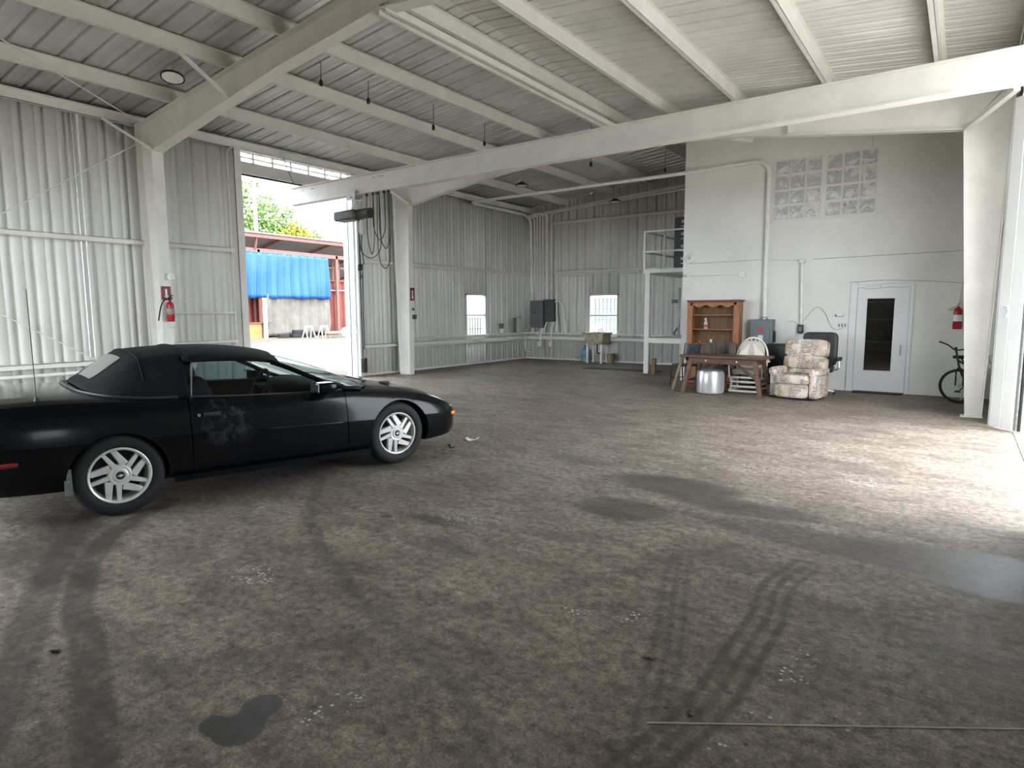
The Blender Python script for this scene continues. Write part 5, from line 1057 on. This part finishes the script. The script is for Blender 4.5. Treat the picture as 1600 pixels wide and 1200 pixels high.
for y in (-9, -3.05, 2.9, 8.8): MB().beam((.05, y, 4.9), (.3, y, 5.6), .10, .12).build('strut', PINKB, t)
for y in (-8, -4.8, -1.5, 1.8, 5.2, 8.5): MB().beam((.4, y, 5.62), (-9, y+.3, 3.88), .10, .14).build('rafter', PINKB, t)
for y in (-11, -2.85, 2.15, 9): MB().box(-.07, .07, y-.07, y+.07, .25, 4.9).build('post', PINKB, t)
for i, (y0, lb, z1) in enumerate(((14.0, 'dark red shipping container half hidden behind the blue curtain', 2.75), (23.55, 'bright red corrugated container beside the cream curtain', 3.55))):
    mb = MB(); y1 = y0+(9.4 if i == 0 else 9); x0 = XS-(.9 if i == 0 else .35); P = []
    k = y0
    while k < y1: P += [(k, 0), (k+.10, 0), (k+.17, .07), (k+.27, .07)]; k += .34
    mb.grid([[(x0-d, y, .22) for y, d in P], [(x0-d, y, z1) for y, d in P]]); mb.box(x0-2.4, x0-.1, y0, y1, .22, z1)
    mb.box(x0-.05, x0+.05, y0, y1, z1-.12, z1).box(x0-.05, x0+.05, y0, y1, .22, .34)
    tag(mb.build('shipping_container', REDC, flat=True), lb, 'container')
mb = MB()
for y in (24.15, 24.57, 25.2): mb.box(XS-.38, XS-.30, y-.035, y+.035, 3.55, 4.75)
mb.box(XS-.38, XS-.30, 23.5, 32, 4.2, 4.27); tag(mb.build('steel_rack', PINKB), 'red steel uprights standing on the bright red container', 'rack')
tag(MB().box(XS-.33, XS-.28, 23.6, 26.5, 2.9, 2.95).box(XS-.33, XS-.27, 24.25, 24.31, 2.7, 3.1).build('lock_bar', CANG), 'pale locking bar across the bright red container', 'bar')
def curtain(name, label, y0, y1, z0, z1, m, x, amp, wl, z0b=None):
    n = 150; nz_ = 14; rows = []
    for k in range(nz_+1):
        t_ = k/nz_; r = []
        for i in range(n+1):
            s = i/n; y = y0+(y1-y0)*s; za = z0+((z0b if z0b is not None else z0)-z0)*s
            w_ = amp*(math.sin(2*PI*y/wl+1.3*math.sin(y*1.7)+.5*t_)+.5*math.sin(2*PI*y/(wl*.43)+2*math.sin(1.1*y)+t_))*(.45+.55*t_)
            r.append((x+w_+.03*math.sin(5*t_+y), y+.10*(t_-.5)*(s-.5), z1+(za-z1)*t_+(.02*abs(math.sin(y*8)) if k == 0 else 0)+.03*math.sin(y*4)*(k == nz_)))
        rows.append(r)
    o = MB().grid(rows).build(name, m, ang=180); s_ = o.modifiers.new('s', 'SOLIDIFY'); s_.thickness = .006
    return tag(o, label, 'curtain')
curtain('tarp_curtain', 'blue tarpaulin curtain hung along the front of the red shed', 17.0, 23.48, 2.41, 4.74, TARPB, XS+.16, .07, .62)
curtain('tarp_curtain', 'cream tarpaulin curtain hanging below the blue one', 19.38, 23.6, .40, 2.60, TARPC, XS+.03, .055, .75, .52)
t = thing('wooden_crate', 'orange plywood crate standing in the dark side of the shed', 'crate', (XS-.1, 18.66, .31)); MB().box(-.35, .30, -.36, .36, 0, .76).build('crate_body', ORANGEW, t); MB().box(-.4, .36, -.55, .9, .76, .83).build('crate_lid', WOOD, t)
tag(MB().lathe([(0, 0), (.06, 0), (.06, .2), (.025, .26), (.025, .3), (0, .3)], 14).build('jug', LABELW, loc=(XS-.05, 18.42, 1.145)), 'small white jug on top of the orange crate', 'jug')
tag(MB().box(XS+.2, XS+.34, 19.13, 19.30, .30, 2.4).build('timber_post', CREAMP, bev=.01), 'cream timber post in front of the shed at the curtain edge', 'post')
def sawhorse(label, x, y, w_):
    t = thing('sawhorse', label, 'sawhorse', (x, y, yard_z(x))); MB().box(-.04, .04, -w_/2, w_/2, .56, .64).build('top_bar', CREAMP, t)
    for sx in (-1, 1):
        for sy in (-1, 1): MB().tube([(sx*.03, sy*w_*.40, .58), (sx*.22, sy*w_*.52, 0)], .026, 8).build('leg', LABELW, t)
sawhorse('white trestle in front of the cream curtain', XS+1.9, 21.65, .5); sawhorse('second white trestle partly behind the first one', XS+1.6, 20.9, .5)
for x, y, z, r in ((0, 0, 0, .33), (.1, .70, 0, .34), (-.1, -.70, 0, .32), (0.02, .1, .2, .32)):
    tag(MB().lathe([(r*.6, .02), (r*.95, 0), (r, .1), (r*.95, .2), (r*.6, .18)], 24, None, 0, True).build('tyre', RUBBER, loc=(XS+.9+x, 20.6+y, yard_z(XS+.9)+z)), 'dark rubber tyre lying under the cream curtain hem', 'tyre', 'tyres under the cream curtain')
t = thing('hand_cart', 'white hand cart with one wheel resting by the red container', 'cart', (XS+2.0, 22.55, yard_z(XS+2)))
MB().tube(bent([(0, -.9, .28), (0, .35, .30), (-.1, .95, .85)], .1), .028).tube([(.35, -.9, .28), (.35, .35, .30), (.25, .95, .85)], .028).build('cart_frame', CREAMP, t)
MB().lathe([(.16, -.05), (.24, -.06), (.27, 0), (.24, .06), (.16, .05)], 28, Matrix.Translation((.42, .1, .27)) @ Matrix.Rotation(PI/2, 4, 'Y'), 0, True).build('wheel_tyre', LABELW, t); MB().lathe([(0, -.04), (.17, -.04), (.17, .04), (0, .04)], 20, Matrix.Translation((.42, .1, .27)) @ Matrix.Rotation(PI/2, 4, 'Y')).build('wheel_hub', CANG, t)
MB().box(-.05, .4, -.95, -.2, .20, .27).build('cart_deck', RAWWOOD, t); MB().tube([(.1, .9, .05), (.1, 1.2, .25), (.1, 1.35, .6)], .024).tube([(.0, -.9, 0), (.0, -.9, .27)], .02).build('cart_prop', CREAMP, t)
# trees: trunk and leafy crown of small leaf faces
def tree(name, label, x, y, crowns, m, z0=0, seed=1, nl=2600, leaf=.16):
    r = random.Random(seed); t = thing(name, label, 'tree', (x, y, z0)); top = max(c[2] for c in crowns)
    tr = MB().tube(smooth_path([(0, 0, 0), (.1, .1, top*.35), (0, .2, top*.65)]), .26, 10, r2=.12)
    for cx, cy, cz, cr in crowns: tr.tube(smooth_path([(0, .2, top*.45), (cx*.5, cy*.5, cz*.75), (cx, cy, cz)]), .10, 7, r2=.03)
    tr.build('trunk', BARK, t)
    v = []; f = []; tot = sum(c[3]**2 for c in crowns)
    for cx, cy, cz, cr in crowns:
        for _ in range(int(nl*cr*cr/tot)):
            d = Vector((r.gauss(0, 1), r.gauss(0, 1), r.gauss(0, 1))).normalized()*cr*(r.random()**.45)
            p = Vector((cx, cy, cz))+Vector((d.x, d.y, d.z*.8)); a = Vector((r.gauss(0, 1), r.gauss(0, 1), r.gauss(0, .6))).normalized()*leaf*r.uniform(.6, 1.3); b = a.cross(Vector((r.gauss(0, 1), r.gauss(0, 1), r.gauss(0, 1)))).normalized()*leaf*.5
            k = len(v); v += [p-a, p+b, p+a, p-b]; f.append((k, k+1, k+2, k+3))
    MB().add(v, f).build('crown', m, t, flat=True)
    return t
tree('leafy_tree', 'tall bright green tree rising behind the red shed roof', -46, 29.5, [(0, 0, 8.6, 1.9), (0, 1.8, 8.3, 1.6), (0, -2.2, 8.6, 2.0), (0, .6, 10.1, 1.2), (0, -1.4, 10.9, 1.1), (0, 3.2, 8.2, 1.4), (0, 4.7, 7.8, 1.3), (0, 2.6, 9.8, .7), (0, -3.6, 9.2, 1.5), (0, -.2, 11.6, .5), (0, 5.9, 7.0, .9)], LEAF, 0, 3, 5200, .17)
tree('leafy_tree', 'small yellow green tree in front of the tall green one', -44.4, 31.8, [(0, 0, 8.2, .9), (0, .9, 7.8, .8), (0, -.9, 7.6, .8)], LEAFY, 0, 5, 1200, .14)
tree('leafy_tree', 'low green tree seen through the gap over the bright red container', -44, 35.0, [(0, -2, 4.6, 2.2), (0, 1.0, 4.4, 2.4), (0, 3.6, 4.0, 2.0)], LEAF, 0, 8, 2600, .18)
t = thing('utility_pole', 'plain wooden utility pole standing among the bright tree leaves', 'pole', (-43, 27.4, 0)); MB().tube([(0, 0, 0), (0, 0, 12.8)], .17, 12, r2=.13).build('pole_shaft', mat('pole_wood', (.30, .27, .23), .8, var=.2), t)
for z, lb in ((9.0, 'upper black power wire crossing the white sky'), (8.2, 'lower black power wire crossing the white sky'), (9.9, 'thin topmost grey wire in the white sky')):
    tag(MB().tube(smooth_path([(-43, 27.4, z+.3), (-41, 40, z-.5), (-39, 56, z+.6)]), .025, 6).build('power_wire', CORDM), lb, 'wire')
# seen through the barred windows
HZ = mat('pale_plaster', (.42, .42, .40), .8, var=.1); TEAL = mat('teal_sheet', (.30, .42, .44), .6, var=.2)
struct(MB().box(-21, 8, 30, 30.2, -.05, 1.0).build('wall_yard', HZ))
tag(MB().box(-31, -2, 42, 48, -.04, 2.6).build('low_building', TEAL), 'low teal building seen through the barred end window', 'building')
